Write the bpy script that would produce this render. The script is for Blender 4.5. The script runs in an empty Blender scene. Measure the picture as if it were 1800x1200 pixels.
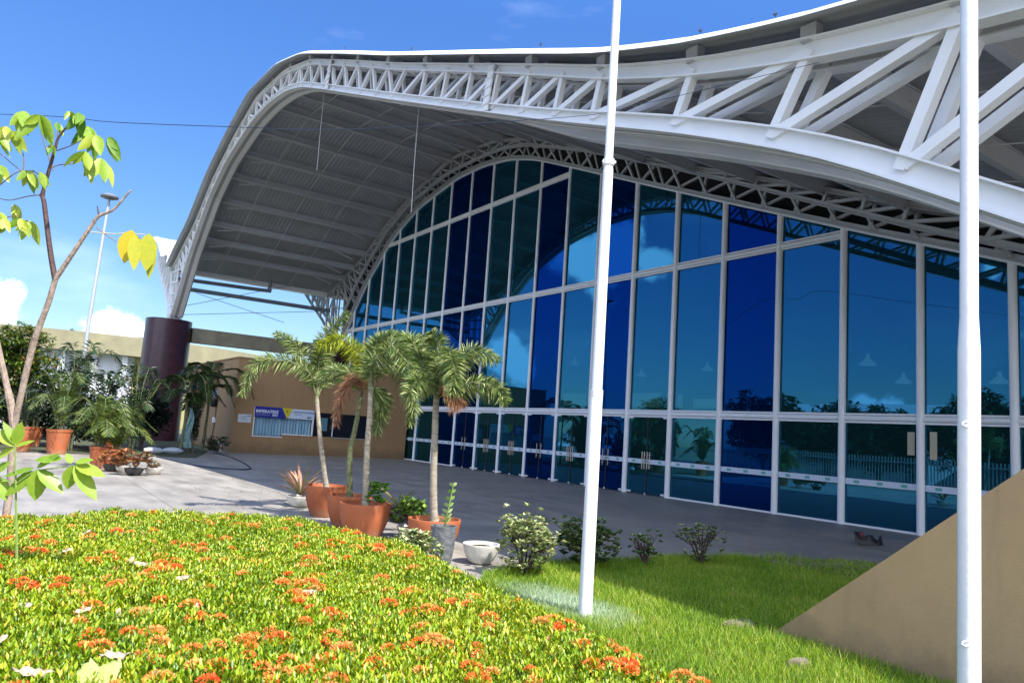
import bpy, math, random
import numpy as np
from mathutils import Vector, Matrix
random.seed(7); rng = np.random.default_rng(11)
S = bpy.context.scene; COL = S.collection
R_ = math.radians
# ------------------------------------------------------------------ camera
F = 1300.0; CAMH = 1.6
def camdir(px, py):
    return Vector((px-900.0, -(py-600.0), -F)).normalized()
ax_y = camdir(0, 702); ax_x = camdir(2810, 890); ax_x = (ax_x-ax_y*ax_x.dot(ax_y)).normalized(); ax_z = ax_x.cross(ax_y)
RC = Matrix((ax_x, ax_y, ax_z))          # camera space -> world
CAM = Vector((0, 0, CAMH))
cd = bpy.data.cameras.new("camera"); cam = bpy.data.objects.new("camera", cd); COL.objects.link(cam)
cam.matrix_world = Matrix.Translation(CAM) @ RC.to_4x4()
cd.sensor_width = 36; cd.lens = 36*F/1800; cd.clip_start = .05; cd.clip_end = 2000
S.camera = cam
def at(px, py, d):
    return CAM + RC @ Vector(((px-900)/F*d, -(py-600)/F*d, -d))
def ray(px, py): return RC @ camdir(px, py)
def onz(px, py, z=0.0): r = ray(px, py); return CAM + r*((z-CAMH)/r.z)
def onx(px, py, x): r = ray(px, py); return CAM + r*(x/r.x)
def ony(px, py, y): r = ray(px, py); return CAM + r*(y/r.y)
# ------------------------------------------------------------------ light
SUN = Vector((.15, -.74, 1.0)).normalized()
EL = math.asin(SUN.z)
sl = bpy.data.lights.new("sun", 'SUN'); sl.energy = 5.0; sl.angle = R_(.55); sl.color = (1, .95, .86)
so = bpy.data.objects.new("sun", sl); COL.objects.link(so); so.rotation_euler = SUN.to_track_quat('Z', 'Y').to_euler()
W = bpy.data.worlds.new("World"); S.world = W; W.use_nodes = True
nt = W.node_tree; nt.nodes.clear(); N = nt.nodes.new; L = nt.links.new
out = N('ShaderNodeOutputWorld'); bg = N('ShaderNodeBackground'); bg.inputs[1].default_value = .13
sky = N('ShaderNodeTexSky'); sky.sky_type = 'NISHITA'; sky.sun_disc = False; sky.sun_elevation = EL
sky.sun_rotation = math.atan2(SUN.x, SUN.y); sky.air_density = 1.15; sky.dust_density = .25; sky.ozone_density = 2.2
hs = N('ShaderNodeHueSaturation'); hs.inputs['Saturation'].default_value = 1.22; hs.inputs['Hue'].default_value = .503
L(sky.outputs[0], hs.inputs['Color'])
geo = N('ShaderNodeTexCoord')
def vmath(op, a, b=None):
    n = N('ShaderNodeVectorMath'); n.operation = op
    L(a, n.inputs[0])
    if b is not None:
        if isinstance(b, (tuple, Vector)): n.inputs[1].default_value = b
        else: L(b, n.inputs[1])
    return n
def fmath(op, a, b):
    n = N('ShaderNodeMath'); n.operation = op; n.use_clamp = False
    for i, v in enumerate((a, b)):
        if isinstance(v, (int, float)): n.inputs[i].default_value = v
        else: L(v, n.inputs[i])
    return n.outputs[0]
dirn = vmath('NORMALIZE', geo.outputs['Generated']).outputs[0]
nz = N('ShaderNodeTexNoise'); nz.inputs['Scale'].default_value = 16; nz.inputs['Detail'].default_value = 7; nz.inputs['Roughness'].default_value = .62
L(dirn, nz.inputs['Vector'])
blob = None
def mir(px, py): r = ray(px, py); return Vector((-r.x, r.y, r.z))
for d, rad in [(ray(-8, 532), .034), (ray(192, 588), .034), (ray(222, 592), .032), (ray(250, 604), .03),(ray(-120, 590), .09), (mir(1020, 452), .055), (mir(1070, 440), .07), (mir(1145, 462), .03),
               (mir(893, 628), .04), (mir(915, 650), .03), (mir(1515, 720), .028), (mir(1560, 735), .03), (mir(1750, 470), .02), (mir(1900, 380), .1), (Vector((-.62, -.75, .42)), .95), (Vector((.55, -.85, .3)), .7), (Vector((-.95, -.35, .15)), .35)]:  # large last blobs: unseen clouds added behind the camera to brighten shade
    dist = vmath('DISTANCE', dirn, d.normalized()).outputs['Value']
    v = fmath('SUBTRACT', 1.0, fmath('DIVIDE', dist, rad)); v = fmath('MAXIMUM', v, -.6)
    blob = v if blob is None else fmath('MAXIMUM', blob, v)
val = fmath('ADD', fmath('MULTIPLY', blob, .55), fmath('MULTIPLY', fmath('SUBTRACT', nz.outputs['Fac'], .5), 1.25))
mr = N('ShaderNodeMapRange'); mr.interpolation_type = 'SMOOTHSTEP'; mr.inputs['From Min'].default_value = .03; mr.inputs['From Max'].default_value = .26; L(val, mr.inputs['Value'])
# faint high wisps
nz2 = N('ShaderNodeTexNoise'); nz2.inputs['Scale'].default_value = 3.0; nz2.inputs['Detail'].default_value = 5
vs = vmath('MULTIPLY', dirn, (1, 1, 3)).outputs[0]; L(vs, nz2.inputs['Vector'])
mr2 = N('ShaderNodeMapRange'); mr2.inputs['From Min'].default_value = .56; mr2.inputs['From Max'].default_value = .85; mr2.inputs['To Max'].default_value = .3; L(nz2.outputs['Fac'], mr2.inputs['Value'])
sx = N('ShaderNodeSeparateXYZ'); L(dirn, sx.inputs[0])
rp = N('ShaderNodeValToRGB'); rp.color_ramp.elements[0].position = .0; rp.color_ramp.elements[0].color = (.50, .55, .64, 1); rp.color_ramp.elements[1].position = .5; rp.color_ramp.elements[1].color = (.64, .76, 1.0, 1)
L(sx.outputs[2], rp.inputs[0]); e_ = rp.color_ramp.elements.new(1.0); e_.color = (1.0, 1.0, 1.0, 1); rp.color_ramp.elements[2].color = (1.4, 1.65, 2.0, 1)
ml = N('ShaderNodeMixRGB'); ml.blend_type = 'MULTIPLY'; ml.inputs[0].default_value = 1; L(hs.outputs[0], ml.inputs[1]); L(rp.outputs[0], ml.inputs[2])
cf = fmath('MAXIMUM', mr.outputs[0], mr2.outputs[0])
mx = N('ShaderNodeMixRGB'); mx.inputs[2].default_value = (8.8, 9.6, 11.2, 1); L(cf, mx.inputs[0]); L(ml.outputs[0], mx.inputs[1])
L(mx.outputs[0], bg.inputs[0]); L(bg.outputs[0], out.inputs[0])
S.view_settings.view_transform = 'Standard'; S.view_settings.look = 'None'; S.view_settings.gamma = 1; S.view_settings.exposure = .92
S.view_settings.use_curve_mapping = False

# ------------------------------------------------------------------ materials
MATS = {}
def mat(name, col, rough=.6, metal=0., var=.0, vscale=4., bump=0., bscale=40., spec=.5, col2=None, attr=None, trans=0., stretch=(1, 1, 1)):
    if name in MATS: return MATS[name]
    m = bpy.data.materials.new(name); m.use_nodes = True; t = m.node_tree; b = t.nodes['Principled BSDF']
    b.inputs['Base Color'].default_value = (*col, 1); b.inputs['Roughness'].default_value = rough; b.inputs['Metallic'].default_value = metal
    b.inputs['Specular IOR Level'].default_value = spec
    tc = t.nodes.new('ShaderNodeTexCoord'); mp = t.nodes.new('ShaderNodeMapping'); mp.inputs['Scale'].default_value = stretch
    t.links.new(tc.outputs['Object'], mp.inputs[0])
    if attr:
        a = t.nodes.new('ShaderNodeAttribute'); a.attribute_name = 'tint'
        r = t.nodes.new('ShaderNodeValToRGB'); e = r.color_ramp.elements
        e[0].position = attr[0][0]; e[0].color = (*attr[0][1], 1); e[1].position = attr[-1][0]; e[1].color = (*attr[-1][1], 1)
        for p, c in attr[1:-1]:
            q = e.new(p); q.color = (*c, 1)
        nn_ = t.nodes.new('ShaderNodeTexNoise'); nn_.inputs['Scale'].default_value = vscale*6; nn_.inputs['Detail'].default_value = 4; t.links.new(tc.outputs['Object'], nn_.inputs['Vector'])
        mm_ = t.nodes.new('ShaderNodeMath'); mm_.operation = 'MULTIPLY_ADD'; mm_.inputs[1].default_value = .7; t.links.new(nn_.outputs['Fac'], mm_.inputs[0])
        sb_ = t.nodes.new('ShaderNodeMath'); sb_.operation = 'SUBTRACT'; sb_.inputs[1].default_value = .35; t.links.new(a.outputs['Fac'], sb_.inputs[0]); t.links.new(sb_.outputs[0], mm_.inputs[2])
        t.links.new(mm_.outputs[0], r.inputs[0]); src = r.outputs[0]
        t.links.new(src, b.inputs['Base Color'])
        if trans:
            tr = t.nodes.new('ShaderNodeBsdfTranslucent'); t.links.new(src, tr.inputs[0])
            ms = t.nodes.new('ShaderNodeMixShader'); ms.inputs[0].default_value = trans
            t.links.new(b.outputs[0], ms.inputs[1]); t.links.new(tr.outputs[0], ms.inputs[2])
            t.links.new(ms.outputs[0], t.nodes['Material Output'].inputs[0])
    elif var > 0 or col2:
        n = t.nodes.new('ShaderNodeTexNoise'); n.inputs['Scale'].default_value = vscale; n.inputs['Detail'].default_value = 8; n.inputs['Roughness'].default_value = .62
        t.links.new(mp.outputs[0], n.inputs['Vector'])
        r = t.nodes.new('ShaderNodeValToRGB'); e = r.color_ramp.elements; e[0].position = .3; e[1].position = .7
        c2 = col2 or tuple(c*(1-var) for c in col); e[0].color = (*c2, 1); e[1].color = (*col, 1)
        t.links.new(n.outputs['Fac'], r.inputs[0]); t.links.new(r.outputs[0], b.inputs['Base Color'])
    if bump > 0:
        n = t.nodes.new('ShaderNodeTexNoise'); n.inputs['Scale'].default_value = bscale; n.inputs['Detail'].default_value = 5
        t.links.new(mp.outputs[0], n.inputs['Vector'])
        bp = t.nodes.new('ShaderNodeBump'); bp.inputs['Strength'].default_value = bump; bp.inputs['Distance'].default_value = .02
        t.links.new(n.outputs['Fac'], bp.inputs['Height']); t.links.new(bp.outputs[0], b.inputs['Normal'])
    MATS[name] = m; return m
def glass(name, tcol, gcol, dcol, fg, fd):
    m = bpy.data.materials.new(name); m.use_nodes = True; t = m.node_tree; t.nodes.clear(); n = t.nodes.new
    o = n('ShaderNodeOutputMaterial'); tr = n('ShaderNodeBsdfTransparent'); tr.inputs[0].default_value = (*tcol, 1)
    g = n('ShaderNodeBsdfGlossy'); g.inputs[0].default_value = (*gcol, 1); g.inputs['Roughness'].default_value = .0
    d = n('ShaderNodeBsdfDiffuse'); d.inputs[0].default_value = (*dcol, 1)
    ns = n('ShaderNodeTexNoise'); ns.inputs['Scale'].default_value = .45; ns.inputs['Detail'].default_value = 1
    tc = n('ShaderNodeTexCoord'); t.links.new(tc.outputs['Object'], ns.inputs['Vector'])
    bp = n('ShaderNodeBump'); bp.inputs['Strength'].default_value = .12; bp.inputs['Distance'].default_value = .02
    t.links.new(ns.outputs['Fac'], bp.inputs['Height']); t.links.new(bp.outputs[0], g.inputs['Normal'])
    m1 = n('ShaderNodeMixShader'); m1.inputs[0].default_value = fd; t.links.new(tr.outputs[0], m1.inputs[1]); t.links.new(d.outputs[0], m1.inputs[2])
    lw = n('ShaderNodeLayerWeight'); lw.inputs[0].default_value = .35
    mr = n('ShaderNodeMapRange'); mr.inputs['To Min'].default_value = fg; mr.inputs['To Max'].default_value = min(1, fg+.45); t.links.new(lw.outputs['Facing'], mr.inputs['Value'])
    m2 = n('ShaderNodeMixShader'); t.links.new(mr.outputs[0], m2.inputs[0]); t.links.new(m1.outputs[0], m2.inputs[1]); t.links.new(g.outputs[0], m2.inputs[2])
    t.links.new(m2.outputs[0], o.inputs[0]); MATS[name] = m; return m
white = mat('white_steel', (.82, .83, .85), .42, var=.10, vscale=1.3, bump=.05, bscale=9)
postw = mat('pole_paint', (.82, .83, .85), .38, var=.06, vscale=6, bump=.12, bscale=26)
under = mat('roof_sheet_paint', (.40, .42, .46), .55, var=.2, vscale=.7)
purl = mat('grey_and_shaded_steel', (.50, .52, .56), .5, var=.12, vscale=1.5)
fasc = mat('fascia_paint', (.78, .79, .8), .45, var=.08, vscale=2)
alum = mat('aluminium', (.87, .89, .94), .42)
alumd = mat('aluminium_rubber', (.05, .05, .06), .6)
tan = mat('tan_stucco', (.56, .375, .195), .9, var=.20, vscale=.9, bump=.6, bscale=190)
tanw = mat('tan_wall_plaster', (.36, .225, .115), .88, var=.12, vscale=.8, bump=.35, bscale=60)
purple = mat('purple_tile', (.065, .02, .04), .3, col2=(.028, .01, .02), vscale=3, bump=.25, bscale=6)
conc = mat('weathered_concrete', (.36, .33, .25), .85, col2=(.2, .19, .15), vscale=1.6, bump=.3, bscale=30)
terra = mat('terracotta', (.42, .118, .042), .62, var=.25, vscale=5, bump=.12, bscale=30)
wpot = mat('white_ceramic', (.7, .68, .62), .5, var=.2, vscale=8, bump=.1)
dpot = mat('dark_cement', (.045, .047, .05), .6, var=.3, vscale=12, bump=.4, bscale=20)
gpot = mat('grey_cement', (.155, .165, .18), .55, var=.35, vscale=14, bump=1.0, bscale=16)
soil = mat('potting_soil', (.05, .032, .02), .95, var=.5, vscale=30, bump=.8, bscale=40)
bark = mat('grey_bark', (.42, .33, .27), .85, col2=(.18, .13, .10), vscale=22, bump=.6, bscale=40, stretch=(1, 1, .5))
twig = mat('dark_bark', (.10, .055, .05), .75, col2=(.05, .03, .03), vscale=20, bump=.4)
palmt = mat('palm_trunk', (.50, .44, .36), .8, col2=(.20, .17, .12), vscale=9, bump=.5, bscale=30, stretch=(1, 1, 3.5))
palmg = mat('green_palm_trunk', (.24, .26, .12), .75, col2=(.09, .1, .05), vscale=7, bump=.4, bscale=30, stretch=(1, 1, 3))
black = mat('black_plastic', (.012, .012, .014), .5, bump=.2, bscale=12)
darkglass = mat('dark_opening', (.008, .009, .012), .25)
pipe = mat('grey_pipe', (.20, .24, .28), .45)
cable = mat('black_cable', (.02, .03, .06), .5)
teal = glass('teal_glass', (.36, .60, .66), (.035, .185, .35), (.03, .15, .15), .48, .3)
blue = glass('blue_glass', (.005, .015, .06), (.003, .045, .22), (.002, .02, .10), .5, .8)
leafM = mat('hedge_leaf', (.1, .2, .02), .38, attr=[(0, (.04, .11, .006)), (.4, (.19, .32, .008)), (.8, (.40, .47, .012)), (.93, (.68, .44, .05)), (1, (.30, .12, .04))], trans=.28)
flowM = mat('ixora_petal', (.8, .2, .05), .6, attr=[(0, (.80, .09, .02)), (.4, (.90, .22, .035)), (.8, (.90, .40, .11)), (1, (.55, .28, .12))], trans=.15)
grassM = mat('grass_blade', (.1, .2, .02), .55, attr=[(0, (.07, .16, .01)), (.6, (.21, .36, .015)), (.9, (.42, .50, .04)), (1, (.6, .52, .22))], trans=.3)
foxM = mat('foxtail_leaflet', (.1, .2, .05), .5, attr=[(0, (.035, .07, .014)), (.5, (.13, .21, .04)), (.8, (.38, .44, .15)), (1, (.58, .60, .30))], trans=.15)
foxY = mat('young_yellow_frond', (.3, .4, .02), .5, attr=[(0, (.14, .22, .01)), (1, (.48, .50, .03))], trans=.25)
foxD = mat('dead_frond', (.4, .2, .1), .8, attr=[(0, (.22, .09, .045)), (1, (.50, .27, .15))], trans=.1)
areM = mat('areca_leaflet', (.05, .1, .02), .45, attr=[(0, (.02, .045, .008)), (.6, (.06, .11, .014)), (1, (.17, .22, .03))], trans=.2)
dgrM = mat('shrub_leaf_dark', (.02, .05, .02), .45, attr=[(0, (.008, .022, .01)), (.6, (.022, .052, .022)), (.92, (.05, .09, .03)), (1, (.14, .09, .03))], trans=.12)
pitM = mat('variegated_leaf', (.2, .3, .1), .4, attr=[(0, (.035, .075, .018)), (.5, (.12, .20, .05)), (.75, (.42, .45, .20)), (1, (.60, .60, .36))], trans=.15)
mangM = mat('young_tree_leaf', (.3, .45, .05), .4, attr=[(0, (.10, .24, .02)), (.5, (.26, .40, .035)), (1, (.46, .52, .06))], trans=.42)
mangY = mat('yellowing_leaf', (.6, .5, .02), .4, attr=[(0, (.24, .34, .02)), (.6, (.46, .44, .02)), (1, (.62, .46, .02))], trans=.4)
crotM = mat('croton_leaf', (.4, .2, .05), .4, attr=[(0, (.03, .05, .015)), (.4, (.16, .08, .04)), (.75, (.42, .14, .04)), (1, (.60, .38, .06))], trans=.1)
bromM = mat('bromeliad_leaf', (.4, .3, .2), .45, attr=[(0, (.05, .12, .04)), (.45, (.22, .22, .09)), (.75, (.42, .16, .11)), (1, (.55, .48, .28))], trans=.15)
zamM = mat('light_green_leaf', (.2, .35, .1), .4, attr=[(0, (.12, .24, .03)), (.6, (.24, .38, .07)), (1, (.50, .55, .28))], trans=.2)
dryM = mat('dry_leaf', (.50, .38, .27), .7, var=.35, vscale=30)
paleleaf = mat('pale_green_leaf', (.38, .44, .12), .6, var=.2, vscale=20)

# ------------------------------------------------------------------ mesh helpers
OFF = {}
def tag(o, label=None, cat=None, group=None, kind=None):
    if label: o['label'] = label
    if cat: o['category'] = cat
    if group: o['group'] = group
    if kind: o['kind'] = kind
    return o
def empty(name, loc, label, cat, group=None):
    o = bpy.data.objects.new(name, None); COL.objects.link(o); o.location = loc; o.empty_display_size = .3
    OFF[o.name] = Vector(loc); return tag(o, label, cat, group)
def link(name, me, m, parent=None, loc=None):
    """mesh is in world coordinates when a parent with an offset (or loc) is given"""
    o = bpy.data.objects.new(name, me); COL.objects.link(o)
    for mm in (m if isinstance(m, (list, tuple)) else [m]): me.materials.append(mm)
    if parent is not None:
        off = OFF.get(parent.name, Vector((0, 0, 0))); o.parent = parent; OFF[o.name] = off
        me.transform(Matrix.Translation(-off))
    elif loc is not None:
        me.transform(Matrix.Translation(-Vector(loc))); o.location = loc; OFF[o.name] = Vector(loc)
    return o
class MB:
    def __init__(s): s.v = []; s.f = []; s.mi = []; s.cur = 0
    def add(s, vs, fs):
        n = len(s.v); s.v += [tuple(v) for v in vs]; s.f += [tuple(i+n for i in f) for f in fs]; s.mi += [s.cur]*len(fs); return s
    def box(s, lo, hi):
        (a, b, c), (d, e, f) = lo, hi
        return s.add([(a, b, c), (d, b, c), (d, e, c), (a, e, c), (a, b, f), (d, b, f), (d, e, f), (a, e, f)],
                     [(0, 3, 2, 1), (4, 5, 6, 7), (0, 1, 5, 4), (1, 2, 6, 5), (2, 3, 7, 6), (3, 0, 4, 7)])
    def bar(s, p, q, w, h, side=Vector((1, 0, 0))):
        """box section bar: w along 'side', h across"""
        p = Vector(p); q = Vector(q); d = (q-p).normalized(); a = Vector(side); a = (a-d*a.dot(d)).normalized(); b = d.cross(a)
        vs = [c + a*(i*w/2) + b*(j*h/2) for c in (p, q) for i, j in ((-1, -1), (1, -1), (1, 1), (-1, 1))]
        return s.add(vs, [(0, 3, 2, 1), (4, 5, 6, 7), (0, 1, 5, 4), (1, 2, 6, 5), (2, 3, 7, 6), (3, 0, 4, 7)])
    def tube(s, pts, r, seg=8, cap=True):
        pts = [Vector(p) for p in pts]; rs = r if isinstance(r, (list, tuple)) else [r]*len(pts)
        ref = Vector((0, 0, 1)); rings = []
        for i, p in enumerate(pts):
            d = (pts[min(i+1, len(pts)-1)]-pts[max(i-1, 0)]).normalized()
            if abs(d.dot(ref)) > .95: ref = Vector((1, 0, 0))
            a = d.cross(ref).normalized(); b = d.cross(a); ref = b.cross(d) if False else ref
            rings.append([p+(a*math.cos(t)+b*math.sin(t))*rs[i] for t in [2*math.pi*k/seg for k in range(seg)]])
        vs = [v for rg in rings for v in rg]; fs = []
        for i in range(len(pts)-1):
            for k in range(seg):
                k2 = (k+1) % seg; fs.append((i*seg+k, i*seg+k2, (i+1)*seg+k2, (i+1)*seg+k))
        if cap: fs.append(tuple(range(seg))[::-1]); fs.append(tuple((len(pts)-1)*seg+k for k in range(seg)))
        return s.add(vs, fs)
    def lathe(s, prof, c=(0, 0, 0), seg=32, wob=None):
        c = Vector(c); vs = []; fs = []
        for i, (r, z) in enumerate(prof):
            for k in range(seg):
                t = 2*math.pi*k/seg; rr = r*(1+(wob(t, z) if wob else 0)); vs.append(c+Vector((rr*math.cos(t), rr*math.sin(t), z)))
        for i in range(len(prof)-1):
            for k in range(seg):
                k2 = (k+1) % seg; fs.append((i*seg+k, i*seg+k2, (i+1)*seg+k2, (i+1)*seg+k))
        fs.append(tuple(range(seg))[::-1]); fs.append(tuple((len(prof)-1)*seg+k for k in range(seg)))
        return s.add(vs, fs)
    def prism(s, poly, lo, hi, axis='z'):
        """poly 2D list, extruded; axis z: (x,y); axis x: (y,z); axis y: (x,z)"""
        n = len(poly)
        def mk(p, h): return {'z': (p[0], p[1], h), 'x': (h, p[0], p[1]), 'y': (p[0], h, p[1])}[axis]
        vs = [mk(p, lo) for p in poly]+[mk(p, hi) for p in poly]
        return s.add(vs, [tuple(range(n))[::-1], tuple(range(n, 2*n))]+[(i, (i+1) % n, n+(i+1) % n, n+i) for i in range(n)])
    def build(s, name, m, parent=None, loc=None, smooth=False):
        me = bpy.data.meshes.new(name); me.from_pydata(s.v, [], s.f); me.update()
        o = link(name, me, m, parent, loc)
        if any(s.mi): me.polygons.foreach_set('material_index', s.mi)
        import bmesh
        bm = bmesh.new(); bm.from_mesh(me); bmesh.ops.recalc_face_normals(bm, faces=bm.faces[:]); bm.to_mesh(me); bm.free()
        if smooth:
            me.polygons.foreach_set('use_smooth', [True]*len(me.polygons))
            try: me.set_sharp_from_angle(angle=R_(38))
            except Exception: pass
        return o
class LB:
    """leaf builder: many folded leaf blades, vectorised, with a per-leaf tint"""
    def __init__(s): s.P = []; s.F = []; s.T = []; s.n = 0
    def leaves(s, c, d, up, ln, wd, tint, droop=0., fold=.25, detail=1):
        c = np.asarray(c, float).reshape(-1, 3); n = len(c)
        if n == 0: return s
        bc = lambda a: np.broadcast_to(np.asarray(a, float), (n,)).reshape(n, 1)
        d = np.broadcast_to(np.asarray(d, float), (n, 3)); d = d/np.maximum(np.linalg.norm(d, axis=1, keepdims=True), 1e-9)
        up = np.broadcast_to(np.asarray(up, float), (n, 3)); sd = np.cross(d, up); sd /= np.maximum(np.linalg.norm(sd, axis=1, keepdims=True), 1e-6)
        nn = np.cross(sd, d); ln = bc(ln); wd = bc(wd); dr = bc(droop)
        z = np.array([[0, 0, -1.]])
        if detail == 0:     # 3-vertex blade
            V = np.stack([c-sd*wd*.5, c+sd*wd*.5, c+d*ln+z*ln*dr], 1); F_ = np.array([[0, 1, 2]])
        elif detail == 1:   # kite with fold
            m = c+d*ln*.45+z*ln*dr*.3; t = c+d*ln+z*ln*dr
            V = np.stack([c, m-sd*wd*.5+nn*wd*fold, t, m+sd*wd*.5+nn*wd*fold], 1); F_ = np.array([[0, 2, 1], [0, 3, 2]])
        else:               # broad leaf with midrib and pointed tip
            rows = [c]; st = ((.12, .55), (.32, 1.), (.55, .96), (.78, .6), (.92, .22)); k = len(st)
            for a, w in st:
                m = c+d*ln*a*(1-.12*dr*a)+z*ln*dr*a*a
                wv = 1+.05*math.sin(a*17)
                rows += [m-sd*wd*.5*w*wv+nn*wd*fold*w, m, m+sd*wd*.5*w*wv+nn*wd*fold*w]
            rows.append(c+d*ln*(1-.12*dr)+z*ln*dr*1.0)
            V = np.stack(rows, 1); f = [[0, 2, 1, 0], [0, 3, 2, 0]]
            for i in range(k-1):
                b = 1+3*i; f += [[b, b+1, b+4, b+3], [b+1, b+2, b+5, b+4]]
            b = 1+3*(k-1); e = b+3; f += [[b, b+1, e, b], [b+1, b+2, e, b+1]]
            tris = []
            for q in f:
                if q[3] == q[0]: tris.append(q[:3])
                else: tris += [[q[0], q[1], q[2]], [q[0], q[2], q[3]]]
            F_ = np.array(tris)
        k = V.shape[1]; idx = (np.arange(n)*k)[:, None, None]+F_[None]+s.n
        s.P.append(V.reshape(-1, 3)); s.F.append(idx.reshape(-1, 3)); s.T.append(np.repeat(bc(tint)[:, 0], k)); s.n += n*k
        return s
    def build(s, name, m, parent=None, loc=None, smooth=False):
        P = np.concatenate(s.P); Fa = np.concatenate(s.F); T = np.concatenate(s.T)
        me = bpy.data.meshes.new(name); me.vertices.add(len(P)); me.vertices.foreach_set('co', P.ravel())
        me.loops.add(Fa.size); me.loops.foreach_set('vertex_index', Fa.ravel().astype(np.int32))
        me.polygons.add(len(Fa)); me.polygons.foreach_set('loop_start', np.arange(0, Fa.size, 3, dtype=np.int32))
        me.update(calc_edges=True)
        a = me.attributes.new('tint', 'FLOAT', 'POINT'); a.data.foreach_set('value', np.clip(T, 0, 1).astype(np.float32))
        if smooth: me.polygons.foreach_set('use_smooth', [True]*len(me.polygons))
        return link(name, me, m, parent, loc)
def rvec(n): v = rng.normal(size=(n, 3)); return v/np.linalg.norm(v, axis=1, keepdims=True)
def spline(pts, n=12):
    pts = [Vector(p) for p in pts]
    if len(pts) == 2: return [pts[0].lerp(pts[1], i/n) for i in range(n+1)]
    P = [pts[0]*2-pts[1]]+pts+[pts[-1]*2-pts[-2]]; res = []
    for i in range(1, len(P)-2):
        for k in range(n):
            t = k/n; a, b, c, d = P[i-1], P[i], P[i+1], P[i+2]
            res.append(.5*((2*b)+(c-a)*t+(2*a-5*b+4*c-d)*t*t+(3*b-a-3*c+d)*t**3))
    res.append(pts[-1]); return res
def grid_wall(mb, axis, fixed, thick, us, vs, holes):
    """wall in plane axis=fixed with rectangular holes; us, vs = extents (u: x or y, v: z)"""
    U = sorted(set([us[0], us[1]]+[h[i] for h in holes for i in (0, 1)])); V = sorted(set([vs[0], vs[1]]+[h[i] for h in holes for i in (2, 3)]))
    for a, b in zip(U, U[1:]):
        for c, d in zip(V, V[1:]):
            if any(h[0] <= (a+b)/2 <= h[1] and h[2] <= (c+d)/2 <= h[3] for h in holes): continue
            if axis == 'x': mb.box((fixed, a, c), (fixed+thick, b, d))
            else: mb.box((a, fixed, c), (b, fixed+thick, d))

# ------------------------------------------------------------------ ground
def sheet(name, poly, z, m, kind='structure', label=None, cat=None):
    mb = MB(); mb.add([(x, y, z) for x, y in poly], [tuple(range(len(poly)))])
    o = mb.build(name, m)
    # normals up
    if o.data.polygons[0].normal.z < 0: o.data.flip_normals()
    return tag(o, label, cat, None, kind)
def ground_mat():
    m = mat('plaza_concrete', (.36, .31, .25), .7, bump=.2, bscale=9); t = m.node_tree; b = t.nodes['Principled BSDF']; n = t.nodes.new; l = t.links.new
    tc = n('ShaderNodeTexCoord')
    n1 = n('ShaderNodeTexNoise'); n1.inputs['Scale'].default_value = .5; n1.inputs['Detail'].default_value = 9; n1.inputs['Roughness'].default_value = .68; l(tc.outputs['Object'], n1.inputs['Vector'])
    mp = n('ShaderNodeMapping'); mp.inputs['Scale'].default_value = (.5, .16, 1); l(tc.outputs['Object'], mp.inputs[0])
    n2 = n('ShaderNodeTexNoise'); n2.inputs['Scale'].default_value = 4; n2.inputs['Detail'].default_value = 6; l(mp.outputs[0], n2.inputs['Vector'])
    r = n('ShaderNodeValToRGB'); e = r.color_ramp.elements; e[0].position = .32; e[0].color = (.255, .235, .21, 1); e[1].position = .68; e[1].color = (.36, .335, .30, 1); l(n1.outputs['Fac'], r.inputs[0])
    r2 = n('ShaderNodeValToRGB'); e = r2.color_ramp.elements; e[0].position = .35; e[0].color = (.78, .77, .75, 1); e[1].position = .62; e[1].color = (1, 1, 1, 1); l(n2.outputs['Fac'], r2.inputs[0])
    mm = n('ShaderNodeMixRGB'); mm.blend_type = 'MULTIPLY'; mm.inputs[0].default_value = 1; l(r.outputs[0], mm.inputs[1]); l(r2.outputs[0], mm.inputs[2])
    br = n('ShaderNodeTexBrick'); br.offset = 0; br.inputs['Scale'].default_value = 1; br.inputs['Brick Width'].default_value = 2.6; br.inputs['Row Height'].default_value = 2.6
    br.inputs['Mortar Size'].default_value = .01; br.inputs['Color1'].default_value = (1, 1, 1, 1); br.inputs['Color2'].default_value = (.94, .94, .94, 1); br.inputs['Mortar'].default_value = (.55, .53, .5, 1)
    l(tc.outputs['Object'], br.inputs['Vector'])
    m3 = n('ShaderNodeMixRGB'); m3.blend_type = 'MULTIPLY'; m3.inputs[0].default_value = 1; l(mm.outputs[0], m3.inputs[1]); l(br.outputs['Color'], m3.inputs[2]); l(m3.outputs[0], b.inputs['Base Color'])
    rr = n('ShaderNodeMapRange'); rr.inputs['From Min'].default_value = .3; rr.inputs['From Max'].default_value = .7; rr.inputs['To Min'].default_value = .38; rr.inputs['To Max'].default_value = .75
    l(n2.outputs['Fac'], rr.inputs['Value']); l(rr.outputs[0], b.inputs['Roughness']); return m
plaza = ground_mat()
sheet('ground', [(-700, -700), (700, -700), (700, 900), (-700, 900)], -.03, mat('far_ground', (.20, .19, .13), .95, col2=(.08, .11, .04), vscale=.05))
sheet('plaza', [(-6, -12), (34, -12), (34, 46), (12, 46), (7.5, 33.3), (6.0, 28.3), (-6, 28.3)], 0, plaza)
sheet('garden_soil', [(-6, 28.35), (6.0, 28.35), (7.5, 33.3), (8.3, 46), (-6, 46)], .004, mat('garden_soil', (.05, .075, .025), .95, col2=(.06, .045, .03), vscale=2, bump=.8, bscale=12))
sheet('road', [(-30, -20), (-9.2, -20), (-9.2, 60), (-30, 60)], .004, mat('asphalt', (.06, .06, .062), .85, var=.3, vscale=3, bump=.4, bscale=60))
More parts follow.
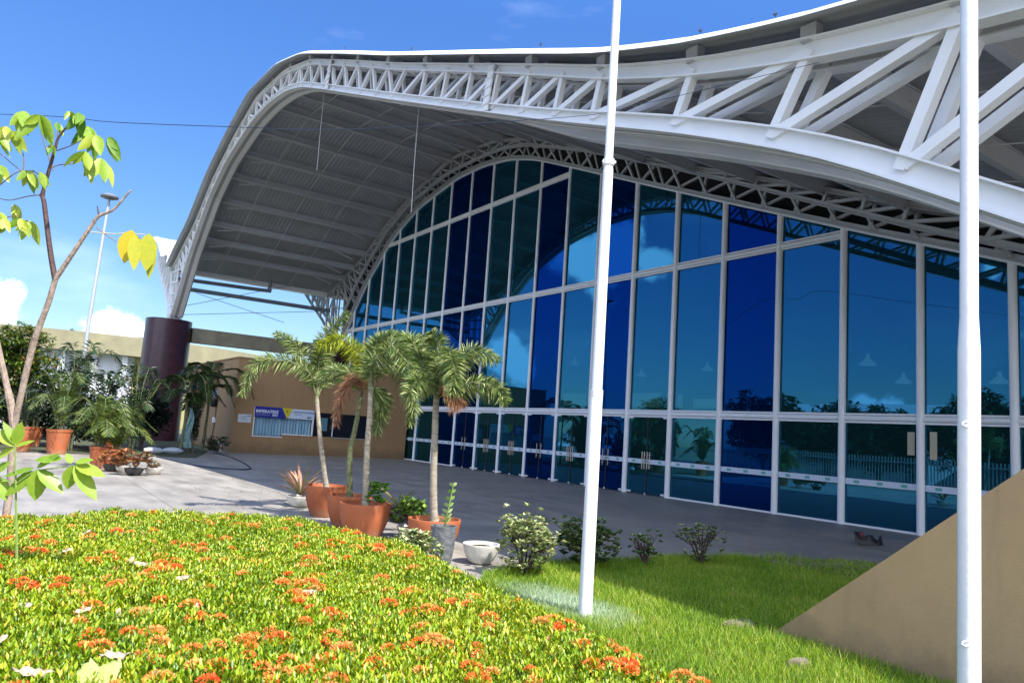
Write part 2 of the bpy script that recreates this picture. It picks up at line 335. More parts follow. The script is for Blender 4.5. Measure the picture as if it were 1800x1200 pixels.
# lawn
LAWN = [(2.7, .3), (5.9, .3), (5.9, 4.3), (9.2, 4.3), (11.6, 5.6), (11.2, 6.5), (10.0, 7.15), (8.25, 7.35), (6.4, 7.55), (5.3, 7.45), (4.55, 7.0), (4.1, 6.2), (3.2, 5.4), (2.7, 4.6)]
sheet('lawn_soil', LAWN, .004, mat('lawn_soil', (.035, .06, .012), .95, col2=(.06, .045, .03), vscale=5, bump=.8, bscale=30))
gr = MB()
for i in range(900):
    t = random.random(); x = 9.3+2.1*t+random.gauss(0, .25); y = 7.0-1.0*t+random.gauss(0, .22); r = random.uniform(.006, .022)
    gr.lathe([(r*.6, -r*.5), (r, 0), (r*.5, r*.7)], (x, y, r*.4), 6)
tag(gr.build('gravel', mat('gravel_stone', (.30, .27, .24), .85, var=.5, vscale=9)), kind='stuff')
def inside(pts, poly):
    x, y = pts[:, 0], pts[:, 1]; r = np.zeros(len(pts), bool); n = len(poly)
    for i in range(n):
        x1, y1 = poly[i]; x2, y2 = poly[(i+1) % n]
        c = ((y1 > y) != (y2 > y)) & (x < (x2-x1)*(y-y1)/(y2-y1+1e-12)+x1); r ^= c
    return r
def scatter(poly, dens):
    P = np.array(poly); lo = P.min(0); hi = P.max(0); n = int((hi-lo).prod()*dens); q = rng.uniform(lo, hi, size=(n, 2)); return q[inside(q, poly)]
def vnoise(x, y, s, seed=0):
    v = 0
    for k, (a, b, c) in enumerate(((1, .7, 0), (.6, -1.1, 2), (-1.3, .5, 4), (2.1, 1.7, 1), (-1.9, 2.3, 5))):
        v = v+np.sin((x*a+y*b)*s+c+seed*1.7+k)
    return v/5
q = scatter(LAWN, 5200)
keep = ~((q[:, 0] > 9.3) & (rng.random(len(q)) < .75)); q = q[keep]
w = np.clip(.5+.6*vnoise(q[:, 0], q[:, 1], 2.6)+rng.normal(0, .22, len(q)), 0, 1)
nearr = np.exp(-((q[:, 0]-5.7)/.45)**2)*(q[:, 1] < 4.6)
hgt = (.035+.035*w+.03*rng.random(len(q))+.05*nearr*rng.random(len(q)))*(1+.6*(q[:, 1] > 6.9))
d = rvec(len(q)); d[:, 2] = np.abs(d[:, 2])*1.0+1.1
tint = np.clip(.34+.4*w+rng.normal(0, .17, len(q)), 0, .97)
c3 = np.c_[q, np.full(len(q), .002)]
lb = LB(); lb.leaves(c3, d, rvec(len(q)), hgt*1.25, .0055+.004*rng.random(len(q)), tint, droop=.12, detail=0)
g = lb.build('grass', grassM); tag(g, kind='stuff')
# paint overspray on the grass round the flagpole foot
def spray():
    t = grassM.node_tree; b = t.nodes['Principled BSDF']; n = t.nodes.new; l = t.links.new
    src = [x for x in t.nodes if x.type == 'VALTORGB'][0].outputs[0]
    tc = n('ShaderNodeTexCoord'); mp = n('ShaderNodeMapping'); mp.inputs['Location'].default_value = (-4.72, -5.75, 0); l(tc.outputs['Object'], mp.inputs[0])
    mp2 = n('ShaderNodeMapping'); mp2.inputs['Rotation'].default_value = (0, 0, R_(-20)); mp2.inputs['Scale'].default_value = (2.6, 1.2, .5); l(mp.outputs[0], mp2.inputs[0])
    ln = n('ShaderNodeVectorMath'); ln.operation = 'LENGTH'; l(mp2.outputs[0], ln.inputs[0])
    ns = n('ShaderNodeTexNoise'); ns.inputs['Scale'].default_value = 5; l(tc.outputs['Object'], ns.inputs['Vector'])
    ad = n('ShaderNodeMath'); ad.operation = 'ADD'; l(ln.outputs['Value'], ad.inputs[0]); l(ns.outputs['Fac'], ad.inputs[1])
    r = n('ShaderNodeMapRange'); r.inputs['From Min'].default_value = .85; r.inputs['From Max'].default_value = 1.75; r.inputs['To Min'].default_value = .62; r.inputs['To Max'].default_value = 0; l(ad.outputs[0], r.inputs['Value'])
    m = n('ShaderNodeMixRGB'); m.inputs[2].default_value = (.62, .74, .62, 1); l(r.outputs[0], m.inputs[0]); l(src, m.inputs[1]); l(m.outputs[0], b.inputs['Base Color'])
    for x in t.nodes:
        if x.type == 'BSDF_TRANSLUCENT': l(m.outputs[0], x.inputs[0])
spray()
# flat stones in the grass
for (px, py, lab) in ((1300, 1103, 'flat brown stepping stone in the grass at the foot of the sloping wall'), (1405, 1172, 'small pale flat stone in the sunlit grass in front of the sloping wall')):
    p = onz(px, py); mb = MB(); r0 = .16 if px < 1350 else .09
    n = 14; poly = [(p.x+r0*(1+.25*math.sin(3*t)+.1*random.random())*math.cos(t)*1.1, p.y+r0*(.6+.1*random.random())*math.sin(t)) for t in [2*math.pi*k/n for k in range(n)]]
    mb.prism(poly, .0, .045); mb.prism([((x-p.x)*.86+p.x, (y-p.y)*.86+p.y) for x, y in poly], .045, .055)
    tag(mb.build('flat_stone', mat('brown_stone', (.27, .2, .17), .9, var=.4, vscale=12, bump=.7, bscale=25), loc=(p.x, p.y, 0)), lab, 'stone')

# ------------------------------------------------------------------ hall
D = 16.87; XF = 7.1
BC = [(300, 556), (330, 450), (365, 350), (395, 285), (440, 215), (470, 182), (500, 160), (528, 152), (569, 157), (667, 172), (739, 182), (853, 197), (960, 211), (1080, 223), (1180, 232), (1300, 250), (1400, 267), (1500, 293), (1690, 358), (1800, 393)]
b_pts = sorted([(onx(px, py, XF-.1).y, onx(px, py, XF-.1).z) for px, py in BC]); b_pts = [(-2.2, .1), (-.5, 1.55), (1.2, 2.8)]+b_pts
TC = [(303, 467), (340, 395), (375, 310), (410, 240), (450, 170), (500, 122), (545, 104), (620, 106), (700, 111), (840, 112), (935, 113), (1069, 116), (1222, 103), (1427, 65), (1500, 45), (1640, 10)]
t_pts = sorted([(onx(px, py, XF-.1).y, onx(px, py, XF-.1).z) for px, py in TC]); t_pts = [(-8, 9.4), (-5, 7.7), (-2, 6.25), (.2, 5.75), (1.8, 5.78)]+t_pts+[(46.5, 10.4), (48.5, 11.5), (50.7, 12.25)]
def smooth_prof(pts, k=.55):
    ys = np.array([p[0] for p in pts]); zs = np.array([p[1] for p in pts]); g = np.linspace(ys[0], ys[-1], 500); v = np.interp(g, ys, zs)
    n = int(k/(g[1]-g[0])); ker = np.hanning(2*n+1); ker /= ker.sum(); vp = np.pad(v, n, mode='reflect', reflect_type='odd'); v = np.convolve(vp, ker, 'valid')
    return lambda y: float(np.interp(y, g, v))
Bf = smooth_prof(b_pts, 1.1); 
tl = [p for p in t_pts if p[0] <= 45.3]; Tl = smooth_prof(tl, .9); Tr = smooth_prof([p for p in t_pts if p[0] >= 45.2], .2)
Tf = lambda y: Tl(y) if y <= 45.24 else Tr(y)
hall = empty('exhibition_hall', (12, 20, 0), 'large hall with a white wave-shaped steel truss roof over a curved blue glass front', 'building')
def chord(mb, f, x0, ys, w, h, dz=0.0, flange=.022):
    """I-beam following profile f: web at x0, flanges of width w, total height h, bottom at f"""
    hf = h if callable(h) else (lambda y: h)
    pr = [(y, f(y)+(0 if dz == 0 else -hf(y))) for y in ys]
    def strip(xa, xb, a, b):
        n = len(pr); vs = []
        for i, (y, z) in enumerate(pr):
            y2, z2 = pr[min(i+1, n-1)]; y1, z1 = pr[max(i-1, 0)]
            t = Vector((0, y2-y1, z2-z1)).normalized(); nn = Vector((0, -t.z, t.y)); c = Vector((0, y, z)); hh = hf(y)
            for x, o in ((xa, a(hh)), (xb, a(hh)), (xb, b(hh)), (xa, b(hh))): vs.append(Vector((x, 0, 0))+c+nn*o)
        fs = [(0, 1, 2, 3), tuple(4*(n-1)+k for k in (3, 2, 1, 0))]
        for i in range(n-1):
            for k in range(4):
                k2 = (k+1) % 4; fs.append((4*i+k, 4*i+k2, 4*i+4+k2, 4*i+4+k))
        mb.add(vs, fs)
    strip(x0-.012, x0+.012, lambda q: flange, lambda q: q-flange)
    strip(x0-w/2, x0+w/2, lambda q: 0, lambda q: flange); strip(x0-w/2, x0+w/2, lambda q: q-flange, lambda q: q)
ysB = list(np.linspace(-2.1, 43.7, 90)); ysT = list(np.linspace(-7.8, 45.15, 100)); ysN = list(np.linspace(45.3, 50.6, 12))
post_y = [-5.5, -3.6, -1.8, 0.1, 1.6, 3.15, 4.77, 6.52, 8.4, 10.41, 12.5, 14.65, 16.8, 18.97, 21.15, 23.37, 25.6, 27.8, 30.0, 32.1, 34.1, 36.0, 37.8, 39.5, 41.1, 42.6, 44.0]
# Fake the bottom profile below the spring point of the left foot
bN = [(43.9, 6.75), (45.5, 7.9), (48.2, 9.4), (50.5, 10.75)]
BNf = lambda y: float(np.interp(y, [p[0] for p in bN], [p[1] for p in bN]))
def truss(name, xs, wchord, hchord, wmem, b_off=None, label=None, inner=None, steel=None, Bfn=None):
    Bf = Bfn or globals()['Bf']; white = steel or MATS['white_steel']
    bf = Bf if b_off is None else (lambda y: Bf(y)+b_off(y))
    HC = lambda y: hchord*float(np.interp(y, [4, 12], [1.0, .66])); WM = lambda y: wmem*float(np.interp(y, [4, 12], [1.0, .68]))
    mb = MB(); 
    for i, x in enumerate(xs):
        f = bf if i == 0 else Bf
        chord(mb, f, x, ysB, wchord, HC); chord(mb, Tf, x, ysT, wchord, HC, -1)
        chord(mb, Tf, x, ysN, wchord, HC, -1); chord(mb, BNf, x, [p[0] for p in bN], wchord, HC)
    if inner: chord(mb, lambda y: Bf(y)+float(np.interp(y, [10, 20, 44], [-.05, .62, .62])), inner, [y for y in ysB if y < 16.5], .40, .22)
    top = mb.build(name, white, hall)
    if label: top['label'] = label
    # web: verticals and diagonals
    nodes = []
    py_ = post_y
    for i, y in enumerate(py_):
        nodes.append(y)
        if y >= 8.3 and i+1 < len(py_): nodes.append((y+py_[i+1])/2)
    nodes = [y for y in nodes if y > 1]
    rear = MB()
    for i, y in enumerate(nodes):
        for j, x in enumerate(xs):
            f = bf if j == 0 else Bf
            tv = Vector((0, 1, (f(y+.2)-f(y-.2))/.4)).normalized(); nn = Vector((0, -tv.z, tv.y))
            near_l = lambda yy: -float(np.interp(yy, [3, 4.8, 6.5, 8.4], [.6, .5, .31, .3]))
            lean = .55*nn.y*(Tf(y)-f(y)) if y > 8 else near_l(y)
            yt = y; yb = y-lean; m = rear if j else MB(); h1 = HC(y); wm = WM(y)
            vee = 15.5 < y < 23.5 and i+1 < len(nodes)
            if vee:
                ym = (y+nodes[i+1])/2-lean*.9
                m.bar(Vector((x, y, Tf(y)-h1*.5)), Vector((x, ym, f(ym)+h1*.5)), wm*1.05, wm)
            else: m.bar(Vector((x, yb, f(yb)+h1*.5)), Vector((x, yt, Tf(yt)-h1*.5)), wm*1.05, wm)
            if not j: m.build('web_member', white, top)
            if i+1 < len(nodes):
                y2 = nodes[i+1]; m = rear if j else MB()
                if vee: q1 = Vector((x, ym+.03, f(ym)+h1*.5)); q2 = Vector((x, y2, Tf(y2)-h1*.5))
                elif y < 26:
                    lean2 = (.55*Vector((0, -(f(y2+.2)-f(y2-.2))/.4, 1)).normalized().y*(Tf(y2)-f(y2)) if y2 > 8 else near_l(y2))
                    q1 = Vector((x, yt+.02, Tf(yt)-h1*.55)); q2 = Vector((x, y2-lean2-.05, f(y2-lean2)+h1*.6))
                else:
                    q1 = Vector((x, yb+.02, f(yb)+h1*.55)); q2 = Vector((x, y2, Tf(y2)-h1*.6))
                if y2 < 43.5:
                    m.bar(q1, q2, wm*.98, wm*.95)
                    if not j: m.build('web_member', white, top)
    rear.build('rear_web', white, top)['kind'] = 'stuff'
    # stub of the neighbouring bay
    m = MB()
    for y in (46.0, 46.9, 47.8, 48.7, 49.6, 50.4):
        for x in xs: m.bar((x, y, BNf(y)+.1), (x, y, Tf(y)-.1), wmem, wmem*.8); m.bar((x, y-.02, BNf(y)+.1), (x, y-.85, Tf(y-.85)-.12), wmem*.8, wmem*.7)
    m.build('stub_web', white, top)['kind'] = 'stuff'
    # foot at the left pillar
    m = MB()
    for x in xs:
        m.bar((x, 44.5, 6.6), (x, 45.2, 9.75), wmem, wmem); m.bar((x, 43.8, 6.9), (x, 45.1, 9.6), wmem*.8, wmem*.7)
        for k in range(1, 5): z = 6.7+k*.62; m.bar((x, 43.75-.28*k, z), (x, 44.6+.12*k, z+.15), wmem*.6, wmem*.5)
    for x in xs: m.box((x-.18, 43.4, 6.5), (x+.18, 44.9, 6.62))
    m.build('truss_foot', white, top)
    # cross ties between the two planes
    m = MB()
    for y in nodes:
        m.bar((xs[0]+.01, y, Tf(y)-hchord*.55), (xs[1]-.01, y, Tf(y)-hchord*.55), .06, .06, (0, 0, 1))
        m.bar((xs[0]+.01, y, bf(y)+hchord*.5), (xs[1]-.01, y, Bf(y)+hchord*.5), .06, .06, (0, 0, 1)) if y < 43.4 else None
    m.build('cross_tie', white, top)['kind'] = 'stuff'
    return top
tf = truss('front_truss', (XF, XF+.36), .20, .27, .122, inner=8.25)
for px, y0_ in ((868, 115), (585, 105)):
    yy = onx(px, y0_, XF).y; m = MB(); m.bar((XF-.10, yy+.05, Bf(yy+.05)+.02), (XF-.10, yy-.1, Tf(yy-.1)-.02), .03, .2)
    for k in range(1, 6): c_ = Vector((XF-.125, yy+.05, Bf(yy))).lerp(Vector((XF-.125, yy-.1, Tf(yy))), k/6); m.bar(c_-Vector((0, .12, 0)), c_+Vector((0, .12, 0)), .02, .03)
    m.build('splice_plate', white, tf)
boff = lambda y: float(np.interp(y, [0, 7.9, 9.7, 12.9, 16, 20, 24, 28, 44], [.1, .2, .32, .5, .62, .62, .4, .04, .02]))
tr_ = truss('facade_truss', (16.25, 16.7), .13, .17, .10, b_off=boff, steel=purl, Bfn=lambda y: globals()['Bf'](y)+.13)  # greyer than the front truss: canopy shade put into its paint colour
# soffit plate closing the underside of the front truss
mb = MB(); ys = ysB; n = len(ys); vs = []
for y in ys:
    for x in (XF+.105, 7.62): vs.append((x, y, Bf(y)+.03)); vs.append((x, y, Bf(y)+.05))
fs = []
for i in range(n-1):
    a = 4*i; fs += [(a, a+4, a+6, a+2), (a+1, a+3, a+7, a+5)]
mb.add(vs, fs); mb.build('soffit_plate', under, hall)
Gf_ = lambda y: Bf(y)+.12 if y > 3.0 else max(Bf(3.0)+.12, 2.7)
# roof sheet: corrugated along y
mb = MB(); xs = []; x = 6.80; k = 0
while x < 17.6: xs.append((x, .013 if k % 4 in (1, 2) else 0)); x += .055 if k % 2 else .045; k += 1
xs += [(18.5, 0), (24, 0), (33, 0)]
for seg_y in (list(np.linspace(-7.9, 45.24, 84)), list(np.linspace(45.24, 50.8, 9))):
    base = len(mb.v); nx = len(xs); vs = []
    for y in seg_y:
        z = Tf(y)+.17*min(1, abs(45.24-y)/2.5)+.03
        for (x, dz) in xs: vs.append((x, y, z+dz))
    fs = []
    for j in range(len(seg_y)-1):
        for i in range(nx-1): fs.append((j*nx+i, j*nx+i+1, (j+1)*nx+i+1, (j+1)*nx+i))
    mb.add(vs, fs)
me = bpy.data.meshes.new('roof_sheet'); me.from_pydata(mb.v, [], mb.f); link('roof_sheet', me, under, hall)
Sf = lambda y: Tf(y)+.17*min(1, abs(45.24-y)/2.5)+.03
mb = MB()      # white flashing along the eave
for ysl in (list(np.linspace(-7.9, 45.2, 90)), list(np.linspace(45.28, 50.8, 9))):
    n = len(ysl); vs = []
    for y in ysl:
        z = Sf(y); vs += [(6.64, y, z-.13), (6.88, y, z+.02), (6.88, y, z+.05), (6.67, y, z-.075)]
    fs = [(0, 1, 2, 3), (4*n-1, 4*n-2, 4*n-3, 4*n-4)]
    for i in range(n-1):
        for k in range(4): k2 = (k+1) % 4; fs.append((4*i+k, 4*i+k2, 4*i+4+k2, 4*i+4+k))
    mb.add(vs, fs)
mb.build('eave_flashing', fasc, hall)
# purlins with short posts
for y in post_y[:-1]:
    m = MB(); z = Sf(y)-.03
    sl_ = (Sf(y+.3)-Sf(y-.3))/.6; t = Vector((0, 1, sl_)).normalized(); nn = Vector((0, -t.z, t.y))
    c0 = Vector((7.1, y, z-.01)); c1 = Vector((17.4, y, z-.01)); c0 = Vector((7.56, y, z-.01))
    for a, b, w in ((-.02, 0, .10), (-.34, -.32, .15)):
        for c in ((a+b)/2,): m.bar(c0+nn*c, c1+nn*c, w, .02, t)
    m.bar(c0+nn*-.17, c1+nn*-.17, .02, .30, t)
    for x in (XF, XF+.36): m.bar((x, y, Tf(y)-.02), (x, y, Sf(y)-.03), .14, .2)
    # fly brace
    if y < 43 and y > 24: m.bar(Vector((XF+1.0, y, Tf(y)-.35)), Vector((XF+2.0, y, z-.3)), .05, .05); m.bar(Vector((15.5, y, Tf(y)-.45)), Vector((14.3, y, z-.3)), .05, .05)
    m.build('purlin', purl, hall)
# light rods between purlins
for k, x in enumerate((9.3, 11.4, 13.5)):
    m = MB(); ys = list(np.linspace(2, 44.6, 60)); m.tube([(x, y, Sf(y)-.24) for y in ys], .012, 5); m.build('tie_rod', white, hall)
m = MB(); ya = [y for y in np.linspace(3, 44, 70)]
m.prism([(y, Gf_(y)) for y in ya]+[(y, Sf(y)-.08) for y in reversed(ya)], 17.02, 17.06, 'x'); m.build('gable_infill', mat('dark_infill', (.015, .015, .017), .9), hall)  # near-black panel from the glass head up to the roof sheet
# lightning rods
for px, py in ((503, 96), (607, 84), (724, 80), (951, 74), (1231, 62), (1363, 22)):
    p = onx(px, py, 7.0); z = Sf(p.y); m = MB()
    m.tube([(7.0, p.y, z+.03), (7.0, p.y, z+.22)], .006, 6); m.bar((7.0, p.y-.03, z+.17), (7.0, p.y+.03, z+.17), .01, .01); m.bar((6.97, p.y, z+.17), (7.03, p.y, z+.17), .01, .01, (0, 0, 1))
    m.build('lightning_rod', cable, hall)
# gutter beam in the valley, pipes
m = MB(); m.box((7.2, 45.05, 9.45), (33, 45.45, 9.8)); m.build('valley_gutter', white, hall)
def tubeobj(name, pts, r, m_, parent=None, seg=8):
    mb = MB(); mb.tube(pts, r, seg)
    return mb.build(name, m_, parent, smooth=True)
p1 = ony(345, 494, 44.6); p2 = ony(470, 511, 44.6); p3 = Vector((p2.x, 44.6, p2.z+.0))
tubeobj('drain_pipe', spline([(XF, 44.6, p1.z-.05), (p1.x, 44.6, p1.z), (p2.x-.15, 44.6, p2.z), (p2.x+.1, 44.6, p2.z+.12), (p2.x+.12, 44.6, p2.z+.9)], 6), .11, pipe, hall)
p1 = ony(330, 508, 44.2); p2 = ony(567, 545, 44.2)
tubeobj('drain_pipe', [(XF+.3, 44.2, p1.z), (16.2, 44.2, p1.z)], .12, pipe, hall)
for a, b in (((312, 540), (520, 500)), ((345, 515), (500, 567)), ((315, 553), (567, 547))):
    p = ony(*a, 44.9); q_ = ony(*b, 44.9); tubeobj('bracing_rod', [p, q_], .015, pipe, hall)
m = MB(); m.box((8.3, 43.7, 5.45), (16.6, 44.3, 6.25)); m.build('link_beam', conc, hall)
# pillars
def pillar(x0, x1, y0, y1, h, name='pillar'):
    m = MB(); r = (y1-y0)/2; cy = (y0+y1)/2; pl = []
    for k in range(13): t = math.pi/2+math.pi*k/12; pl.append((x0+r*.75+r*.75*math.cos(t), cy+r*math.sin(t)))
    for k in range(13): t = -math.pi/2+math.pi*k/12; pl.append((x1-r*.75+r*.75*math.cos(t), cy+r*math.sin(t)))
    m.prism(pl, 0, h); m.prism([(cx*1.0, cy_) for cx, cy_ in pl], h+.002, h+.03)
    o = m.build(name, purple, hall, smooth=True); return o
pillar(5.95, 8.3, 43.0, 45.3, 6.5); pillar(15.4, 17.7, 43.2, 45.3, 6.5)
# side walls, back wall, interior
ih = [(18.6, 20.6, .7, 3.0)]
bk = MB(); holes = []
def hole(px0, px1, py0, py1):
    a = onx(px0, py0, 32); b = onx(px1, py1, 32); holes.append((min(a.y, b.y), max(a.y, b.y), min(a.z, b.z), max(a.z, b.z)))
hole(887, 918, 737, 790); hole(1107, 1160, 687, 716); hole(1166, 1172, 690, 716); hole(1187, 1200, 692, 717); hole(1214, 1262, 700, 717); hole(987, 1030, 668, 712); hole(888, 912, 655, 700)
grid_wall(bk, 'x', 32, .25, (-8, 44), (0, 4.6), holes)
bk.prism([(-8, 4.6)]+[(44, 4.6)]+[(y, Sf(y)-.05) for y in np.linspace(44, -7.9, 60)], 32, 32.2, 'x')
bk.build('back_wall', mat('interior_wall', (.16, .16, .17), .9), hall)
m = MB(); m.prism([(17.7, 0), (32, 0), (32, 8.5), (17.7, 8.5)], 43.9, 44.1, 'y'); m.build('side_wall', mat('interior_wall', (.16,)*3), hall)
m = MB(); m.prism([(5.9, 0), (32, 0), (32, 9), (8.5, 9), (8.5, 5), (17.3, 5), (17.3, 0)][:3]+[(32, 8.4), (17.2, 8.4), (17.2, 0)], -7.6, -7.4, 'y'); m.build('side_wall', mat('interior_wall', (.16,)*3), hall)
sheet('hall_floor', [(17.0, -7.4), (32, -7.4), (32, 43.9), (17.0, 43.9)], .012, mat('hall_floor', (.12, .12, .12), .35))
# pendants seen through the glass
for px, py in ((1525, 640), (1243, 650), (1127, 660), (1588, 672), (1757, 672), (902, 672), (1010, 640)):
    p = onx(px, py, 22.5 if px != 1525 else 20.5); m = MB(); m.lathe([(.05, .30), (.055, .18), (.24, .0), (.25, -.02), (.235, -.01), (.04, .17)], p, 20)
    lm_ = mat('lamp_shade_added_glow', (.8, .8, .8), .4); lm_.node_tree.nodes['Principled BSDF'].inputs['Emission Color'].default_value = (.75, .9, 1, 1); lm_.node_tree.nodes['Principled BSDF'].inputs['Emission Strength'].default_value = .55  # glow added to the pale shades so they show through the dark glass
    pl = m.build('pendant_lamp', lm_, None, loc=p, smooth=True)
    tag(pl, {1525: 'white cone pendant lamp behind the second glass bay from the right', 1243: 'white cone pendant lamp behind glass just left of the wide dark blue bay', 1127: 'white cone pendant lamp behind glass just right of the slim flagpole',
             1588: 'small pendant lamp low behind the glass beside the reflected palm', 1757: 'pendant lamp behind the glass right of the thick white pole', 902: 'pendant lamp behind glass to the right of the potted palms', 1010: 'pendant lamp behind glass just left of the slim flagpole'}[px], 'pendant lamp', 'pendant lamps hanging inside the hall')
    w_ = MB(); w_.tube([p+Vector((0, 0, .3)), Vector((p.x, p.y, min(Sf(p.y)-.1, 12)))], .012, 5); w_.build('cord', cable, pl)
# mullions, transoms, panes
MY = [6.58-1.865*k for k in range(7, 0, -1)]+[6.58, 8.44, 10.31, 12.17, 14.05, 15.93, 17.8, 19.7, 21.55, 23.4, 25.25, 27.05, 28.9, 30.8, 32.6, 34.4, 36.25, 38.1, 39.9, 41.7]
Gf = lambda y: Bf(y)+.12 if y > 3.0 else max(Bf(3.0)+.12, 2.7)
Z1, Z2, Z3 = 2.52, 7.1, 11.58
bluei = {(12.17, 14.05), (17.8, 19.7), (21.55, 23.4), (28.9, 30.8), (27.05, 28.9)}
doors = [(15.93, 17.8), (17.8, 19.7), (19.7, 21.55), (21.55, 23.4), (23.4, 25.25), (25.25, 27.05), (27.05, 28.9)]
for y in MY:
    if Gf(y) < 2.6 and y > 3: continue
    m = MB(); big = y < 19; r = .085 if y < 19 else .062
    z0 = 0 if y < 33.6 else 4.15; zt = Gf(y)+.02
    m.tube([(D-.03, y, z0), (D-.03, y, zt)], r, 14)
    m.box((D-.02, y-.035, z0), (D+.09, y+.035, zt))
    m.build('mullion', alum, hall, smooth=True)
def top_at(y): return Gf(y)
def transom(z, y0, y1, r, dbl=True):
    m = MB(); m.tube([(D-.028, y0, z), (D-.028, y1, z)], r, 12)
    m.box((D-.05, y0, z+r+.012), (D+.08, y1, z+r+.05)); m.box((D-.05, y0, z-r-.05), (D+.08, y1, z-r-.012)); m.box((D, y0, z-r-.012), (D+.04, y1, z+r+.012))
    m.build('transom', alum, hall, smooth=True)
transom(Z1, -6.4, 33.6, .065); transom(Z2, 10.31, 43.3, .06); transom(Z3, 21.55, 37.6, .06)
m = MB(); ya = list(np.linspace(3, 43.6, 80))
for a, b in zip(ya, ya[1:]): m.bar((D, a, Gf(a)), (D, b, Gf(b)), .16, .07)
m.bar((D, -6.4, Gf(0)), (D, 3, Gf(3)), .16, .07)
m.build('head_frame', alum, hall)
m = MB(); m.box((D-.05, -6.4, 0.001), (D+.07, 15.9, .045)); m.build('bottom_rail', alum, hall); m = MB(); m.box((D-.05, 28.95, 0.001), (D+.07, 33.55, .045)); m.build('bottom_rail', alum, hall)
panes = 0
for a, b in zip(MY, MY[1:]):
    isb = any(abs(a-p) < .05 for p, _ in bluei)
    base = 0.03 if b < 33.7 or a < 33.5 else 4.15
    lv = [base] + [z for z, c in ((Z1, b <= 34.5), (Z2, a >= 10.2), (Z3, a >= 21.5)) if c and z > base]
    for i, z0 in enumerate(lv):
        z1 = lv[i+1] if i+1 < len(lv) else 99
        n = 7; ysv = [a+(b-a)*k/(n-1) for k in range(n)]
        low = [(y, z0) for y in ysv]; hi_ = [(y, min(z1, top_at(y))) for y in ysv]
        ok = [k for k in range(n) if hi_[k][1] > z0+.02]
        if len(ok) < 2: continue
        pl = [low[k] for k in ok]+[hi_[k] for k in reversed(ok)]
        m = MB(); m.prism(pl, D+.01, D+.022, 'x')
        isdoor = i == 0 and any(abs(a-p) < .05 for p, _ in doors)
        o = m.build('door' if isdoor else 'window_pane', blue if isb else teal, hall); panes += 1
        if isdoor:
            c = (a+b)/2
            for dy in (-.13, .13) if isb else (-.16, -.06, .06, .16):
                h = MB(); h.tube([(D-.05, c+dy, .78), (D-.05, c+dy, 1.32)], .016, 7); h.box((D-.05, c+dy-.01, .86), (D+.009, c+dy+.01, .88)); h.box((D-.05, c+dy-.01, 1.22), (D+.009, c+dy+.01, 1.24))
                h.build('handle', mat('brushed_steel', (.62, .55, .48), .3, .9), o)
            h = MB(); h.box((D-.02, c-.006, .04), (D+.008, c+.006, Z1-.12)); h.build('door_edge', alumd, o)
            for yy in (a+.16, b-.16):
                for zz in (.03, Z1-.16): h = MB(); h.box((D-.035, yy-.11, zz), (D+.045, yy+.11, zz+.055)); h.build('pivot', mat('pivot_white', (.75, .78, .85), .4), o)
            h = MB(); h.lathe([(.03, 0), (.03, .04), (.01, .05)], (D-.03, c, .01), 10); h.build('floor_stop', mat('pivot_white', (.75, .78, .85), .4), o)
# manifestation tape with green marks
tape = mat('white_tape', (.62, .70, .85), .5); tg = mat('green_tape_mark', (.12, .42, .38), .5)
for a, b in zip(MY, MY[1:]):
    if b > 33.6+1 or a < 2: continue
    m = MB(); m.box((D-.008, a+.09, .95), (D-.002, min(b, 33.5)-.09, 1.09)); o = m.build('safety_tape', tape, hall)
    for k in range(3):
        c = a+.09+(b-a-.18)*(k+.5)/3; m = MB(); m.box((D-.012, c-.07, .985), (D-.009, c+.07, 1.055)); m.build('tape_mark', tg, o)
# paper notices behind right panes
m = MB(); p = onx(1600, 768, D-.02); m.box((D-.012, 8.58, 1.72), (D-.005, 8.74, 2.23)); m.build('paper_notice', mat('beige_paper', (.5, .45, .34), .8), hall)
m = MB(); m.box((D-.012, 8.10, 1.65), (D-.005, 8.25, 2.25)); m.build('paper_notice', mat('beige_paper', (.5, .45, .34), .8), hall)

# ------------------------------------------------------------------ ticket booth
YB = 33.5
booth = empty('ticket_booth', (12, 36, 0), 'tan plastered ticket booth block joined to the left end of the glass front', 'booth')
mb = MB(); wh = [(9.33, 10.62, .78, 2.03), (10.62, 11.98, .92, 2.03), (12.02, 14.9, .88, 1.98)]
grid_wall(mb, 'y', YB, .25, (8.4, 16.8), (0, 4.12), wh)
mb.box((8.4, YB+.25, 0), (8.65, 43.2, 4.12)); mb.box((8.65, YB+.25, 3.9), (16.8, 43.2, 4.1)); mb.box((8.65, 42.9, 0), (16.8, 43.15, 3.9))
mb.box((8.36, YB-.03, 4.12), (16.8, YB+.3, 4.17)); mb.box((8.36, YB+.3, 4.12), (8.7, 43.2, 4.17))
mb.build('wall', tanw, booth)
m = MB(); 
for a, b, c, d in ((9.33, 10.64, .74, .78), (10.60, 11.98, .88, .92), (11.96, 12.02, .88, 2.0), (9.29, 9.33, .74, 2.03)): m.box((a, YB-.02, c), (b, YB+.06, d))
m.build('window_frame', alum, booth)
cur = MB(); n = 90; vs = []
for i in range(n+1):
    x = 9.33+2.65*i/n; yy = YB+.12+.035*math.sin(i*1.35)+.02*math.sin(i*.43)
    vs += [(x, yy, .8), (x, yy, 2.0)]
cur.add(vs, [(2*i, 2*i+2, 2*i+3, 2*i+1) for i in range(n)])
cur.build('curtain', mat('pale_blue_curtain', (.30, .50, .66), .7, var=.3, vscale=3, stretch=(3, 1, .3)), booth)
m = MB(); m.box((12.02, YB+.18, .88), (14.9, YB+.2, 1.98)); m.build('dark_window', darkglass, booth)
